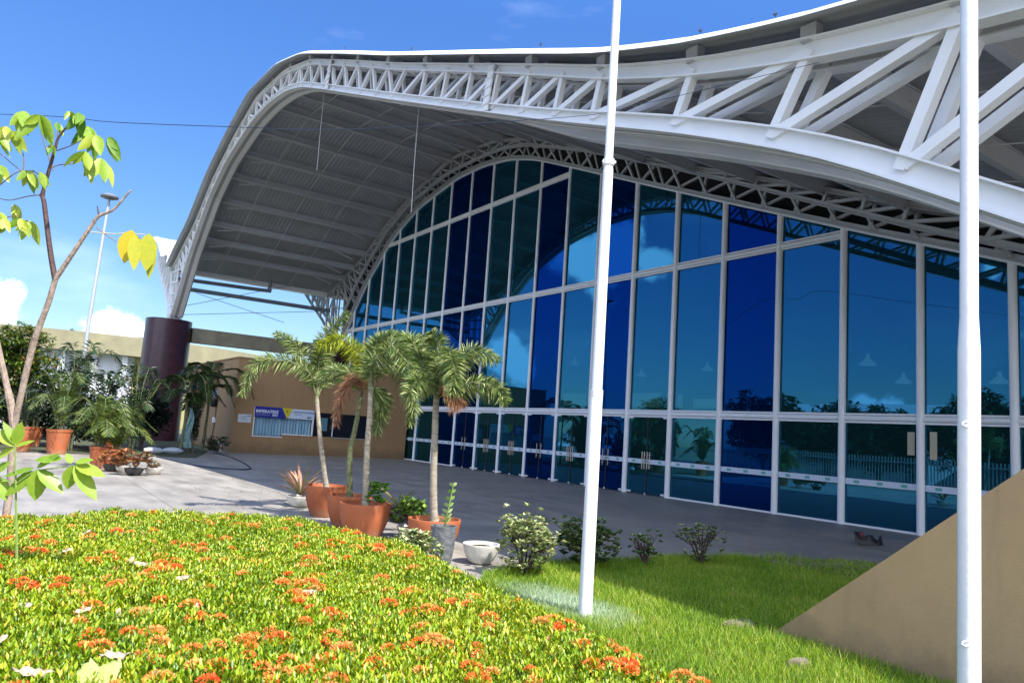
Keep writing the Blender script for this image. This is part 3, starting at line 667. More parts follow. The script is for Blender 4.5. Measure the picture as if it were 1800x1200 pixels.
m = MB(); m.box((13.0, YB-.05, .84), (14.95, YB+.1, .88)); m.build('counter_sill', mat('grey_sill', (.4, .4, .4), .5), booth)
m = MB(); m.box((12.4, YB+.165, 1.15), (12.75, YB+.178, 1.75)); m.build('poster', mat('blue_poster', (.10, .22, .30), .6), booth)
m = MB(); m.box((13.0, YB+.1, .9), (13.02, YB+.17, 1.98)); m.build('window_bar', alum, booth)
def text(s, x, y, z, size, m_, parent, name='lettering', bold=0.0):
    cu = bpy.data.curves.new(name, 'FONT'); cu.body = s; cu.size = size; cu.extrude = .004; cu.offset = bold
    o = bpy.data.objects.new(name, cu); COL.objects.link(o); dg = bpy.context.evaluated_depsgraph_get()
    me = bpy.data.meshes.new_from_object(o.evaluated_get(dg)); bpy.data.objects.remove(o); me.materials.clear()
    me.transform(Matrix.Translation((x, y, z)) @ Matrix.Rotation(R_(90), 4, 'X')); me.name = name
    return link(name, me, m_, parent)
ban = empty('banner', (10.6, YB, 1.6), 'blue and white printed banner with a yellow wedge above the curtained ticket window', 'banner')
m = MB(); m.box((9.31, YB-.03, 1.62), (11.98, YB-.02, 2.06)); m.build('white_field', mat('banner_white', (.55, .65, .8), .55), ban)
m = MB(); m.prism([(9.30, 1.60), (10.75, 1.60), (10.50, 2.07), (9.30, 2.07)], YB-.036, YB-.031, 'y'); m.build('blue_field', mat('banner_blue', (.012, .02, .28), .5), ban)
m = MB(); m.prism([(10.50, 2.07), (10.74, 1.62), (10.80, 1.62), (10.98, 2.07)], YB-.04, YB-.037, 'y'); m.build('yellow_wedge', mat('banner_yellow', (.60, .52, .02), .5), ban)
m = MB(); c = (10.74, 1.93); m.prism([(c[0]+.07*math.cos(t)*(1 if k % 2 else .5), c[1]+.07*math.sin(t)*(1 if k % 2 else .5)) for k, t in enumerate([math.pi*2*i/12 for i in range(12)])], YB-.045, YB-.041, 'y'); m.build('emblem', mat('olive_mark', (.32, .2, .02), .5), ban)
wl = mat('white_letter', (.8, .85, .95), .5); bl = mat('blue_letter', (.03, .10, .35), .5)
text('IMPERATRIZ', 9.35, YB-.037, 1.80, .185, wl, ban, bold=.004); text('CONVENTION', 9.36, YB-.037, 1.68, .095, mat('dim_letter', (.35, .4, .7), .5), ban); text('2021', 10.08, YB-.037, 1.675, .13, wl, ban, bold=.003)
text('CENTRO DE CONVENÇÕES', 11.03, YB-.032, 1.90, .082, bl, ban, bold=.002); text('PREFEITURA', 11.1, YB-.032, 1.80, .06, bl, ban); text('SEDE', 11.68, YB-.032, 1.68, .085, mat('dark_letter', (.02, .02, .03), .5), ban, bold=.003)
sg = empty('notice_board', (8.85, YB, 1.5), 'small white notice sign on the tan wall left of the blue banner', 'sign')
m = MB(); m.box((8.62, YB-.02, 1.32), (9.18, YB-.003, 1.68)); m.build('panel', mat('notice_white', (.62, .66, .72), .5), sg)
m = MB(); m.box((8.99, YB-.024, 1.6), (9.14, YB-.021, 1.63)); m.build('print', black, sg); text('AVISO', 8.76, YB-.021, 1.53, .08, bl, sg); text('ENTRADA', 8.73, YB-.021, 1.44, .06, bl, sg)
# meter box, conduit and hoses on the return wall
ub = empty('electric_box', (8.4, 37.0, 2.3), 'small pale electric box with loose wiring on the shaded return wall', 'electric box')
m = MB(); m.box((8.22, 36.6, 2.35), (8.39, 37.3, 2.75)); m.build('casing', mat('pale_blue_box', (.4, .5, .62), .5), ub)
m = MB(); m.lathe([(.1, -.2), (.16, -.1), (.16, .1), (.08, .16)], (8.25, 36.6, 2.12), 10); m.build('motor', black, ub, smooth=True)
m = MB(); m.tube(spline([(8.36, 36.7, 2.3), (8.36, 36.5, 1.5), (8.36, 36.8, .5), (8.36, 37.5, .25), (8.36, 38.0, .7), (8.36, 37.9, 2.4)], 8), .018, 5); m.build('hose', cable, ub)
m = MB(); m.box((8.3, 36.5, 1.2), (8.39, 36.75, 1.45)); m.build('switch', wl, ub)
m = MB(); m.tube([(8.3, 34.6, .0), (8.3, 34.6, .55)], .025, 6); m.tube([(8.3, 35.0, .0), (8.3, 35.0, .3)], .02, 6); m.lathe([(.06, 0), (.08, .06), (.03, .1)], (8.3, 35.0, .3), 8)
tag(m.build('standpipe', alum, loc=(8.3, 34.8, 0)), 'short grey water standpipe at the foot of the return wall', 'pipe')
tag(tubeobj('hose', spline([onz(p_[0], p_[1]) + Vector((0, 0, .02)) for p_ in ((275, 803), (340, 818), (390, 824), (440, 824), (410, 806), (375, 796))], 8), .022, cable), 'dark hose lying in a bent loop on the shaded plaza', 'hose')
# roof objects on the booth
m = MB(); p = ony(524, 633, 34.2); m.box((p.x-.25, 34.1, 4.18), (p.x+.25, 34.3, 4.42)); m.bar((p.x, 34.2, 4.17), (p.x, 34.2, 4.2), .4, .1)
tag(m.build('floodlight', black, loc=(p.x, 34.2, 4.17)), 'black floodlight on the top edge of the tan booth', 'floodlight')

# ------------------------------------------------------------------ sloping wall (right)
m = MB(); e0 = 4.21
m.prism([(e0, 0), (-3.2, 0), (-3.2, 5.4), (-2.6, .8*(4.21+2.6)), (e0-.002, .0+.004)], 5.8, 6.05, 'x')
tag(m.build('sloping_wall', tan, loc=(5.9, 1, 0)), 'tan rough stucco wall with a straight sloping top edge beside the thick white pole', 'wall')
def wall_dirt(m, zlo, zhi, dirt, amt):
    t = m.node_tree; b = t.nodes['Principled BSDF']; n = t.nodes.new; l = t.links.new; src = b.inputs['Base Color'].links[0].from_socket
    tc = n('ShaderNodeTexCoord'); sx_ = n('ShaderNodeSeparateXYZ'); l(tc.outputs['Object'], sx_.inputs[0])
    ns = n('ShaderNodeTexNoise'); ns.inputs['Scale'].default_value = 3.5; ns.inputs['Detail'].default_value = 8; ns.inputs['Roughness'].default_value = .7; l(tc.outputs['Object'], ns.inputs['Vector'])
    mp = n('ShaderNodeMapping'); mp.inputs['Scale'].default_value = (9, 9, .7); l(tc.outputs['Object'], mp.inputs[0]); n2 = n('ShaderNodeTexNoise'); n2.inputs['Scale'].default_value = 1; n2.inputs['Detail'].default_value = 6; l(mp.outputs[0], n2.inputs['Vector'])
    m1 = n('ShaderNodeMapRange'); m1.inputs['From Min'].default_value = zlo; m1.inputs['From Max'].default_value = zhi; m1.inputs['To Min'].default_value = .55; m1.inputs['To Max'].default_value = -.25; l(sx_.outputs[2], m1.inputs['Value'])
    ad = n('ShaderNodeMath'); ad.operation = 'ADD'; l(m1.outputs[0], ad.inputs[0]); l(ns.outputs['Fac'], ad.inputs[1])
    m2 = n('ShaderNodeMapRange'); m2.inputs['From Min'].default_value = .5; m2.inputs['From Max'].default_value = .9; m2.inputs['To Max'].default_value = amt; l(ad.outputs[0], m2.inputs['Value'])
    m3 = n('ShaderNodeMapRange'); m3.inputs['From Min'].default_value = .55; m3.inputs['From Max'].default_value = .75; m3.inputs['To Max'].default_value = amt*.45; l(n2.outputs['Fac'], m3.inputs['Value'])
    mxx = n('ShaderNodeMath'); mxx.operation = 'MAXIMUM'; l(m2.outputs[0], mxx.inputs[0]); l(m3.outputs[0], mxx.inputs[1])
    mc = n('ShaderNodeMixRGB'); mc.inputs[2].default_value = (*dirt, 1); l(mxx.outputs[0], mc.inputs[0]); l(src, mc.inputs[1]); l(mc.outputs[0], b.inputs['Base Color'])
wall_dirt(tan, 0, .45, (.20, .15, .09), .55)
wall_dirt(tanw, 0, .8, (.12, .08, .05), .5)
wall_dirt(terra, 0, .25, (.30, .20, .13), .5)
# ------------------------------------------------------------------ flagpoles
def pole(name, pts, label, seg=24):
    o = empty(name, pts[0][0], label, 'flagpole', 'white flagpoles on the lawn'); m = MB()
    m.tube([p for p, r in pts], [r for p, r in pts], seg); m.build('shaft', postw, o, smooth=True); return o
P2 = Vector((4.58, 5.27, 0)); up_ = Vector((0, 0, 1))
a = pole('flagpole', [(P2+up_*z+Vector((0, 0, 0)), r) for z, r in ((0, .063), (2.0, .059), (2.03, .051), (4.2, .049), (4.25, .041), (6.6, .039), (6.65, .03), (9, .028))], 'slim white flagpole with its foot in paint-splashed grass beside the flower bed')
for z, r in ((4.25, .056), (2.0, .06)):
    m = MB(); m.tube([P2+up_*z, P2+up_*(z+.06)], r if z > 3 else .061, 16); 
    if z > 3: m.bar(P2+up_*(z+.03)+Vector((-.06, .02, 0)), P2+up_*(z+.03)+Vector((.05, -.05, 0)), .022, .022)
    m.build('collar', postw, a, smooth=True)
PB = at(1703, 1370, 3.55); PB.z = 0; ptop = at(1703, -60, 3.55*1.0)
lean = Vector((.010, -.012, 1)).normalized()
RP = [(0, .0515), (2.16, .0515), (2.19, .051), (2.36, .043), (6.5, .040)]
def solve_pole():
    best = None
    for dx in np.linspace(-.05, .05, 41):
        for s in np.linspace(-.05, .05, 41):
            pass
    return None
# project helper to fit the lean so that the pole stays at x=1703
def proj(p):
    q_ = RC.transposed() @ (Vector(p)-CAM); return 900+F*q_.x/-q_.z, 600-F*q_.y/-q_.z
camr = RC @ Vector((1, 0, 0)); camr.z = 0; camr.normalize()
bestv = None
for s in np.linspace(-.04, .04, 81):
    tp = PB+Vector((0, 0, 4.0))+camr*4.0*s; e = abs(proj(tp)[0]-proj(PB)[0])
    if bestv is None or e < bestv[0]: bestv = (e, s)
lean = (Vector((0, 0, 1))+camr*bestv[1])
b = pole('flagpole', [(PB+lean*z, r) for z, r in RP], 'thick white flagpole standing close in front of the sloping tan wall')
fw = RC @ Vector((-.75, 0, 1)); fw.z = 0; fw.normalize()
for z, kind in ((1.80, 0), (.74, 1), (.42, 2)):
    m = MB(); c = PB+lean*z+fw*.053
    if kind < 2:
        m.tube([c+Vector((0, 0, 0))+camr*.03*math.cos(t)+fw*.0+(Vector((0, 0, 1))*.012*math.sin(t)) for t in [2*math.pi*k/14 for k in range(15)]], .004, 6); m.build('eye_bolt', postw, b)
    else:
        m.tube(spline([c+camr*-.03, c+camr*.02+Vector((0, 0, .01)), c+camr*.04+Vector((0, 0, -.05)), c+camr*.0+Vector((0, 0, -.03)), c+camr*.035+Vector((0, 0, -.3))], 8), .005, 5); m.build('cleat', postw, b)

# ------------------------------------------------------------------ pots
def pot_mesh(c, r, h, lip=.02, taper=.62, seg=40, style='terra'):
    m = MB(); t = .02
    prof = [(r*taper, 0), (r*(taper+.12), h*.15), (r*.93, h*.55), (r*.985, h*.85), (r, h*.97), (r-.003, h), (r-t*1.3, h), (r-t*1.6, h*.9), (r*.86, h*.84)]
    m.lathe(prof, c, seg); return m
def soil_disc(c, r, z):
    m = MB(); m.lathe([(r*.98, z-.02), (r*.8, z+.004), (r*.3, z+.02)], c, 20); return m
# fronds
def rachis(pts, n=22): return spline(pts, max(4, n//(len(pts)-1)))
def plume(lb, pts, ln, n, tint0=.5, wd=.016, rad=1.0, tip=.45):
    """foxtail frond: leaflets radiating all round the rachis"""
    R2 = rachis(pts, 24); A = np.array([list(p) for p in R2]); m = len(A)-1
    u = np.sort(rng.uniform(.12, 1, n)); k = np.clip((u*m).astype(int), 0, m-1); f = (u*m-k)[:, None]
    c = A[k]*(1-f)+A[k+1]*f; d = A[np.clip(k+1, 0, m)]-A[k]; d /= np.linalg.norm(d, axis=1, keepdims=True)
    rv = rvec(n); rv -= d*(rv*d).sum(1, keepdims=True); rv /= np.linalg.norm(rv, axis=1, keepdims=True)
    dd = d*.5+rv*rad; L_ = ln*(1-.55*np.maximum(0, u-.6)/.4)*(.6+.4*np.minimum(1, u*4))*rng.uniform(.75, 1.1, n)
    lb.leaves(c, dd, rvec(n), L_, wd*rng.uniform(.7, 1.2, n), np.clip(tint0+rng.normal(0, .28, n), 0, 1), droop=.3)
def pinnate(lb, pts, ln, n, tint0=.5, wd=.02, droop=.35, updir=Vector((0, 0, 1)), vee=.35):
    R2 = rachis(pts, 24); A = np.array([list(p) for p in R2]); m = len(A)-1
    u = np.sort(np.concatenate([np.linspace(.15, 1, n//2)]*2)); u = np.clip(u+rng.normal(0, .004, len(u)), 0, 1); n = len(u)
    k = np.clip((u*m).astype(int), 0, m-1); f = (u*m-k)[:, None]
    c = A[k]*(1-f)+A[k+1]*f; d = A[np.clip(k+1, 0, m)]-A[k]; d /= np.linalg.norm(d, axis=1, keepdims=True)
    sd = np.cross(d, np.array([list(updir)])); sd /= np.maximum(np.linalg.norm(sd, axis=1, keepdims=True), 1e-6); sg = np.where(np.arange(n) % 2, 1, -1)[:, None]
    upv = np.cross(sd, d)
    dd = d*.75+sd*sg+upv*vee+rng.normal(0, .08, (n, 3)); L_ = ln*np.sin(np.pi*(.12+.8*u))**.7*rng.uniform(.85, 1.1, n)
    lb.leaves(c, dd, upv+rng.normal(0, .3, (n, 3)), L_, wd*rng.uniform(.7, 1.2, n), np.clip(tint0+rng.normal(0, .18, n), 0, 1), droop=droop)
def crown_pt(base, dpx): pass
PALMS = [
 # label, pot pixel centre base (x,y), pot radius, pot height, trunk path pixels, fronds: (kind, [(px,py,depth offset)...])
 dict(lab='potted foxtail palm furthest left of the four terracotta pots, with bromeliads behind it', c=(4.78, 12.35), r=.36, h=.52, path=[(569, 858), (565, 790), (560, 740), (557, 700)], mat=palmt, tr=.042,
      fr=[('p', [(557, 700, 0), (545, 655, -.1), (505, 632, -.3), (450, 640, -.45), (426, 692, -.5)]), ('p', [(557, 700, 0), (548, 650, .1), (520, 605, .3), (485, 585, .5)]),
          ('p', [(558, 700, 0), (560, 640, .1), (572, 590, .1), (612, 548, .2)]), ('p', [(558, 700, 0), (575, 655, .4), (600, 650, .9), (620, 670, 1.2)]), ('p', [(557, 700, 0), (562, 660, .3), (570, 620, .3), (560, 600, .4)]),
          ]),
 dict(lab='potted palm with a leaning green trunk and a hanging brown dead frond', c=(4.62, 10.95), r=.34, h=.50, path=[(610, 876), (615, 800), (625, 750), (634, 700)], mat=palmg, tr=.045,
      fr=[('d', [(634, 700, 0), (636, 672, -.2), (620, 665, -.25), (600, 700, -.3), (590, 745, -.35)]), ('y', [(636, 700, 0), (642, 640, -.1), (605, 598, -.3), (560, 606, -.5)]),
          ('p', [(634, 700, 0), (620, 660, .3), (590, 650, .6), (560, 665, .8)]), ('p', [(634, 700, 0), (640, 650, .4), (665, 600, .7), (700, 585, 1.0)]), ('p', [(634, 700, 0), (638, 650, .2), (640, 620, .4), (610, 600, .6)])]),
 dict(lab='potted palm with a pale straight trunk and small bright green plants at its foot', c=(4.46, 9.98), r=.365, h=.49, path=[(641, 888), (645, 800), (650, 730), (652, 680)], mat=palmt, tr=.046,
      fr=[('p', [(652, 680, 0), (655, 640, -.1), (690, 608, -.3), (720, 640, -.5), (735, 690, -.6)]), ('p', [(652, 680, 0), (665, 640, .3), (700, 640, .5), (725, 700, .6), (722, 745, .7)]),
          ('p', [(652, 680, 0), (650, 640, .2), (665, 600, .3), (690, 585, .3)]), ('p', [(652, 680, 0), (662, 690, .1), (670, 710, .2), (662, 760, .4)]),
          ('p', [(652, 680, 0), (670, 630, .5), (710, 600, .9), (735, 620, 1.2)])]),
 dict(lab='potted foxtail palm standing rightmost, in the low wide terracotta pot behind the grey vase', c=(5.02, 8.95), r=.36, h=.40, path=[(763, 915), (762, 850), (764, 780), (766, 720), (768, 690)], mat=palmt, tr=.05,
      fr=[('p', [(768, 700, 0), (770, 650, 0), (768, 600, .1), (758, 582, .1)]), ('p', [(768, 700, 0), (775, 650, -.3), (790, 620, -.5), (800, 655, -.8), (795, 690, -.9)]), ('p', [(768, 700, 0), (785, 650, .2), (830, 615, .4), (875, 632, .6)]),
          ('p', [(768, 700, 0), (790, 690, -.1), (830, 672, -.2), (870, 678, -.3), (890, 705, -.4)]), ('p', [(768, 700, 0), (745, 650, .2), (725, 600, .4), (695, 590, .6)]), ('p', [(768, 700, 0), (752, 672, -.2), (735, 668, -.5), (718, 690, -.8)]),
          ('p', [(768, 700, 0), (755, 640, .4), (740, 610, .8), (745, 590, .9)]), ('d', [(768, 700, 0), (780, 680, -.1), (800, 700, -.2), (805, 710, -.2)])]),
]
def depth_of(p): return -(RC.transposed() @ (Vector(p)-CAM)).z
for k, P in enumerate(PALMS):
    c = Vector((P['c'][0], P['c'][1], 0)); dd = depth_of(c)
    o = empty('potted_palm', c, P['lab'], 'potted palm', 'foxtail palms in terracotta pots')
    pot_mesh(c, P['r'], P['h']).build('pot', terra, o, smooth=True); soil_disc(c, P['r']*.88, P['h']*.86).build('soil', soil, o, smooth=True)
    path = [at(x, y, dd) for x, y in P['path']]; path[0] = Vector((c.x+.0, c.y, P['h']*.84)) if k != 3 else Vector((c.x, c.y, P['h']*.82))
    sp = spline(path, 6); rs = [P['tr']*(1.35 if i == 0 else 1.12 if i == 1 else 1-.25*i/len(sp))*(1+.05*(i % 2)) for i in range(len(sp))]
    m = MB(); m.tube(sp, rs, 12); m.build('trunk', P['mat'], o, smooth=True)
    m = MB(); m.tube([sp[-1]-Vector((0, 0, .08)), sp[-1]+Vector((0, 0, .12)), sp[-1]+Vector((0, 0, .32))], [P['tr']*.72, P['tr']*.8, .015], 10); m.build('crownshaft', palmg, o, smooth=True)
    for kind, fp in P['fr']:
        pts = [at(x, y, dd+dz) for x, y, dz in fp]; lb = LB()
        mt = {'p': foxM, 'y': foxY, 'd': foxD}[kind]
        plume(lb, pts, .25 if kind != 'd' else .22, 720 if kind != 'd' else 460, .5 if kind != 'd' else .6, wd=.0125 if kind != 'd' else .010, rad=1.0 if kind != 'd' else .6)
        f = lb.build('frond', mt, o)
        if kind == 'd': f['label'] = 'dry reddish-brown drooping frond'
        if kind == 'y': f['label'] = 'young yellow-green frond'
        m = MB(); m.tube(pts, [.012]*(len(pts)-1)+[.004], 5); m.build('stalk', palmg if kind != 'd' else foxD, f)
# yellow leaf in palm 3
def rosette(lb, c, n, ln, wd, tint, up=.8, detail=1, droop=.1, fold=.2, spread=.25):
    t = rng.uniform(0, 2*np.pi, n); d = np.c_[np.cos(t), np.sin(t), up+rng.normal(0, spread, n)]
    lb.leaves(np.tile(np.array([list(c)]), (n, 1))+rng.normal(0, ln*.05, (n, 3)), d, [0, 0, 1.], ln*rng.uniform(.7, 1.1, n), wd*rng.uniform(.8, 1.1, n), np.clip(tint+rng.normal(0, .2, n), 0, 1), droop=droop, detail=detail, fold=fold)
# small plants in pot 3
o3 = bpy.data.objects['potted_palm.002']; lb = LB(); c3v = OFF['potted_palm.002']
for i in range(60):
    t = random.uniform(-.2, 1); c_ = c3v+camr*(.05+.17*random.random())+Vector((random.gauss(0, .06), random.gauss(0, .06), .5+.26*random.random())); rosette(lb, c_, 8, .07, .045, .55, detail=1)
lb.build('small_plant', mat('bright_small_leaf', (.1, .3, .02), .45, attr=[(0, (.07, .2, .01)), (1, (.25, .48, .05))], trans=.3), o3)
# plain pots and bowls
def bowl(name, c, r, h, m_, label, cat, group=None, ribs=0, seg=48, taper=.45):
    o = empty(name, c, label, cat, group); m = MB(); c = Vector(c)
    wob = (lambda t, z: .02*math.cos(ribs*t) if ribs and z < h*.9 else 0) if ribs else None
    m.lathe([(r*taper, 0), (r*(taper+.25), h*.18), (r*.9, h*.55), (r*.985, h*.85), (r*1.02, h*.93), (r*1.02, h), (r*.93, h), (r*.88, h*.84)], c, seg, wob); m.build('bowl', m_, o, smooth=True)
    soil_disc(c, r*.86, h*.85).build('soil', soil, o, smooth=True); return o
pbw = onz(850, 992); bowl('planter_bowl', (pbw.x, pbw.y+.08, 0), .225, .24, wpot, 'empty ribbed cream bowl planter on the pavement beside the variegated shrub', 'planter bowl', None, 30)
# grey vase with a zamioculcas
cv = onz(784, 996); cv.y += .12; cv.z = 0; v = empty('grey_vase', cv, 'tall textured grey vase holding one upright leafy stem, in front of the rightmost palm pot', 'potted plant')
m = MB(); m.lathe([(.095, 0), (.115, .03), (.135, .2), (.153, .42), (.158, .46), (.14, .46), (.135, .40)], cv, 40, lambda t, z: .025*math.sin(5*t+z*38)*math.sin(z*60+2*t) if .03 < z < .44 else 0); m.build('vase', gpot, v, smooth=True)
soil_disc(cv, .13, .40).build('soil', soil, v)
st = [cv+Vector((0, 0, .40)), at(787, 900, depth_of(cv)), at(797, 853, depth_of(cv))]; sp = spline(st, 8)
m = MB(); m.tube(sp, [.014-.008*i/len(sp) for i in range(len(sp))], 6); m.build('stem', mat('green_stem', (.2, .3, .08), .5), v)
lb = LB()
for i in range(4, len(sp), 2):
    for s in (-1, 1): lb.leaves([list(sp[i])], list(camr*s*1.1+Vector((0, 0, .8))+fw*.3), list(fw), .105-.003*i, .045, .45+.4*random.random(), detail=2, fold=.12)
lb.build('foliage', zamM, v)
def blades(lb, c, n, ln, wd, tint, upmin=.3, upmax=2.2, droop=.25):
    t = rng.uniform(0, 2*np.pi, n); d = np.c_[np.cos(t), np.sin(t), rng.uniform(upmin, upmax, n)]
    lb.leaves(np.tile(np.array([list(c)]), (n, 1)), d, [0, 0, 1.], ln*rng.uniform(.6, 1.1, n), wd, np.clip(tint+rng.normal(0, .25, n), 0, 1), droop=droop, detail=2, fold=.3)
def bowl_plant(pos, r, h, m_, label, fol, kind, name='potted_plant', group=None, ht=.3, n=40, tint=.5):
    o = bowl(name, pos, r, h, m_, label, 'potted plant', group); lb = LB(); c = Vector(pos)
    if kind == 'blade': blades(lb, c+Vector((0, 0, h)), n, ht, .05, tint)
    else:
        for i in range(n):
            e = rvec(1)[0]; q_ = c+Vector((e[0]*ht*.75, e[1]*ht*.75, h+abs(e[2])*ht*(.3+.7*random.random()))); rosette(lb, q_, 9, ht*.33, ht*.15, tint)
        m = MB()
        for i in range(5): e = rvec(1)[0]; m.tube([c+Vector((0, 0, h*.8)), c+Vector((e[0]*ht*.4, e[1]*ht*.4, h+ht*.5))], .008, 5)
        m.build('stem', twig, o)
    lb.build('foliage', fol, o); return o
a1 = onz(522, 893); bowl_plant((a1.x+.12, a1.y+.25, 0), .24, .2, wpot, 'white bowl with tall reddish striped bromeliad leaves behind the leftmost palm pot', bromM, 'blade', ht=.92, n=34, tint=.62)
a1 = onz(700, 925); bowl_plant((a1.x+.25, a1.y+.55, 0), .2, .2, dpot, 'bromeliad with long green and rust leaves behind the largest terracotta pot', bromM, 'blade', ht=.62, n=22, tint=.35)
a1 = onz(718, 950); bowl_plant((a1.x+.1, a1.y+.15, 0), .2, .18, wpot, 'white bowl of leafy peace lilies between the third and fourth palm pots', mat('hosta_leaf', (.1, .2, .03), .4, attr=[(0, (.04, .09, .015)), (.6, (.10, .19, .02)), (1, (.3, .4, .06))], trans=.2), 'rose', ht=.40, n=50, tint=.5)

# ------------------------------------------------------------------ shrubs in the lawn
def shrub(pos, w, h, n, label, stems=6, tint=.62, leaf=.065, name='variegated_shrub', flat=1.0, m_=None, group='variegated shrubs along the lawn edge'):
    o = empty(name, pos, label, 'shrub', group); c = Vector(pos); m = MB(); ends = []
    for i in range(stems):
        t = 2*math.pi*i/stems+random.uniform(-.3, .3); r = w*random.uniform(.3, .9); e = c+Vector((r*math.cos(t), r*math.sin(t), h*random.uniform(.6, .98)))
        md = c.lerp(e, .5)+Vector((0, 0, h*.08)); m.tube([c, md, e], [.014, .01, .005], 5); ends += [md, e]
        for j in range(3): e2 = md.lerp(e, random.random())+Vector((random.gauss(0, w*.28), random.gauss(0, w*.28), random.uniform(0, h*.2))); m.tube([md, e2], [.006, .003], 4); ends.append(e2)
    m.build('stem', twig, o); lb = LB()
    for i in range(n):
        if random.random() < .6: b = random.choice(ends)+Vector((random.gauss(0, w*.12), random.gauss(0, w*.12), random.gauss(0, h*.08)))
        else:
            e = rvec(1)[0]; b = c+Vector((e[0]*w*.9, e[1]*w*.9, h*.55+e[2]*h*.42))
        if b.z < h*.14: continue
        rosette(lb, b, 9, leaf, leaf*.48, tint+random.gauss(0, .1), up=.7, fold=.22)
    lb.build('foliage', m_ or pitM, o); return o
def sp_(px, py): p = onz(px, py); return (p.x, p.y, 0)
shrub(sp_(728, 1016), .30, .50, 260, 'low cream-edged shrub at the end of the flower bed in front of the grey vase', tint=.6)
shrub(sp_(920, 1013), .36, .62, 430, 'large sunlit variegated shrub at the corner of the lawn beside the cream bowl', stems=8, tint=.7)
shrub(sp_(1032, 1000), .42, .55, 520, 'dense shaded variegated shrub behind the foot of the slim flagpole', tint=.4, stems=9)
shrub(sp_(1134, 998), .24, .46, 52, 'small open twiggy shrub, second from the right on the lawn edge', tint=.5, stems=7)
shrub(sp_(1232, 996), .33, .58, 84, 'open branching shrub furthest right on the lawn edge, next to the glass front', tint=.55, stems=8)

# ------------------------------------------------------------------ flower bed
BED = [(-3.5, .9), (2.75, .9), (2.95, 2.0), (3.05, 3.2), (3.15, 4.3), (3.3, 5.4), (3.35, 6.3), (3.1, 7.2), (2.75, 7.9), (2.1, 8.4), (1.5, 8.55), (.8, 8.4), (.0, 8.15), (-1.5, 8.3), (-3.5, 8.3)]
BP = np.array(BED)
def edge_dist(q):
    dmin = np.full(len(q), 9.)
    for i in range(len(BP)):
        a, b = BP[i], BP[(i+1) % len(BP)]; ab = b-a; t = np.clip(((q-a)@ab)/(ab@ab), 0, 1); dmin = np.minimum(dmin, np.linalg.norm(q-(a+t[:, None]*ab), axis=1))
    return dmin
def bedz(q):
    e = edge_dist(q); x, y = q[:, 0], q[:, 1]
    return .16+.42*np.clip(e/.38, 0, 1)**.6+.035*vnoise(x, y, 3.1)+.02*vnoise(x, y, 8., 3)
gx, gy = np.meshgrid(np.linspace(-3.6, 3.5, 90), np.linspace(.8, 8.7, 100)); gq = np.c_[gx.ravel(), gy.ravel()]; ins = inside(gq, BED)
gz = np.where(ins, bedz(gq)-.10, -.02); fs = []
for j in range(99):
    for i in range(89):
        a = j*90+i; fs.append((a, a+1, a+91, a+90))
me = bpy.data.meshes.new('bed_block_mesh'); me.from_pydata([tuple(p) for p in np.c_[gq, gz]], [], fs)  # solid dark lump added under the leaves to block light
tag(link('bed_dark_lump', me, mat('bed_dark', (.035, .05, .012), .95, col2=(.045, .03, .015), vscale=14, bump=1, bscale=50)), kind='structure'); bpy.data.objects['bed_dark_lump'].name = 'bed_light_block'
q = scatter(BED, 3600); 
dist = np.linalg.norm(q, axis=1); vis = (q[:, 0] > -.45) & (dist > 1.6)
q = q[vis]; q = q[rng.random(len(q)) < np.clip(1.25+1.6*vnoise(q[:, 0], q[:, 1], 7.3, 5)+.5*vnoise(q[:, 0], q[:, 1], 19., 8), .15, 1)]; z = bedz(q)+.02*vnoise(q[:, 0], q[:, 1], 14., 1)+rng.uniform(-.07, .03, len(q)); n = len(q)
patch = vnoise(q[:, 0], q[:, 1], 2.2, 2)
lb = LB(); per = 7
for k in range(per):
    t = rng.uniform(0, 2*np.pi, n); up = rng.uniform(.8, 3.2, n)
    d = np.c_[np.cos(t), np.sin(t), up]; ln = rng.uniform(.020, .041, n)
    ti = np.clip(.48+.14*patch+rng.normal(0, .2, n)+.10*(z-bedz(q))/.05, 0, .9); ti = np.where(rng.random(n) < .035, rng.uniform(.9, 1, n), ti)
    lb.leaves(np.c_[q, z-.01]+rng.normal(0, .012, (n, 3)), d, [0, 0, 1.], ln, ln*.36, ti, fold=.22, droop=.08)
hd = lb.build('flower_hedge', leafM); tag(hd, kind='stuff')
# flower heads: clusters of small florets
fq = scatter(BED, 24); fq = fq[(fq[:, 0] > -.4)]
keep = rng.random(len(fq)) < np.clip(.45+.55*vnoise(fq[:, 0], fq[:, 1], 3.4, 9)+.25*(fq[:, 1] < 3.8)+.1*(fq[:, 0] > 2.2), .08, 1); fq = fq[keep]
extra = []
for px, py, s in ((330, 1083, 3), (540, 1030, 4), (520, 1045, 3), (300, 998, 3), (650, 965, 3), (700, 975, 3), (590, 955, 2), (1000, 1092, 4), (450, 1125, 2), (805, 1130, 2), (700, 1130, 1), (40, 975, 2), (60, 1022, 2), (205, 1140, 1), (870, 1160, 1), (500, 1185, 2), (1130, 1165, 2), (1220, 1190, 2), (380, 1185, 2), (940, 1180, 1)):
    p = onz(px, py, .6)
    for j in range(s*2): extra.append((p.x+random.gauss(0, .09), p.y+random.gauss(0, .06)))
fq = np.vstack([fq, np.array(extra)]); fq = fq[inside(fq, BED)]
lb = LB(); fz = bedz(fq)
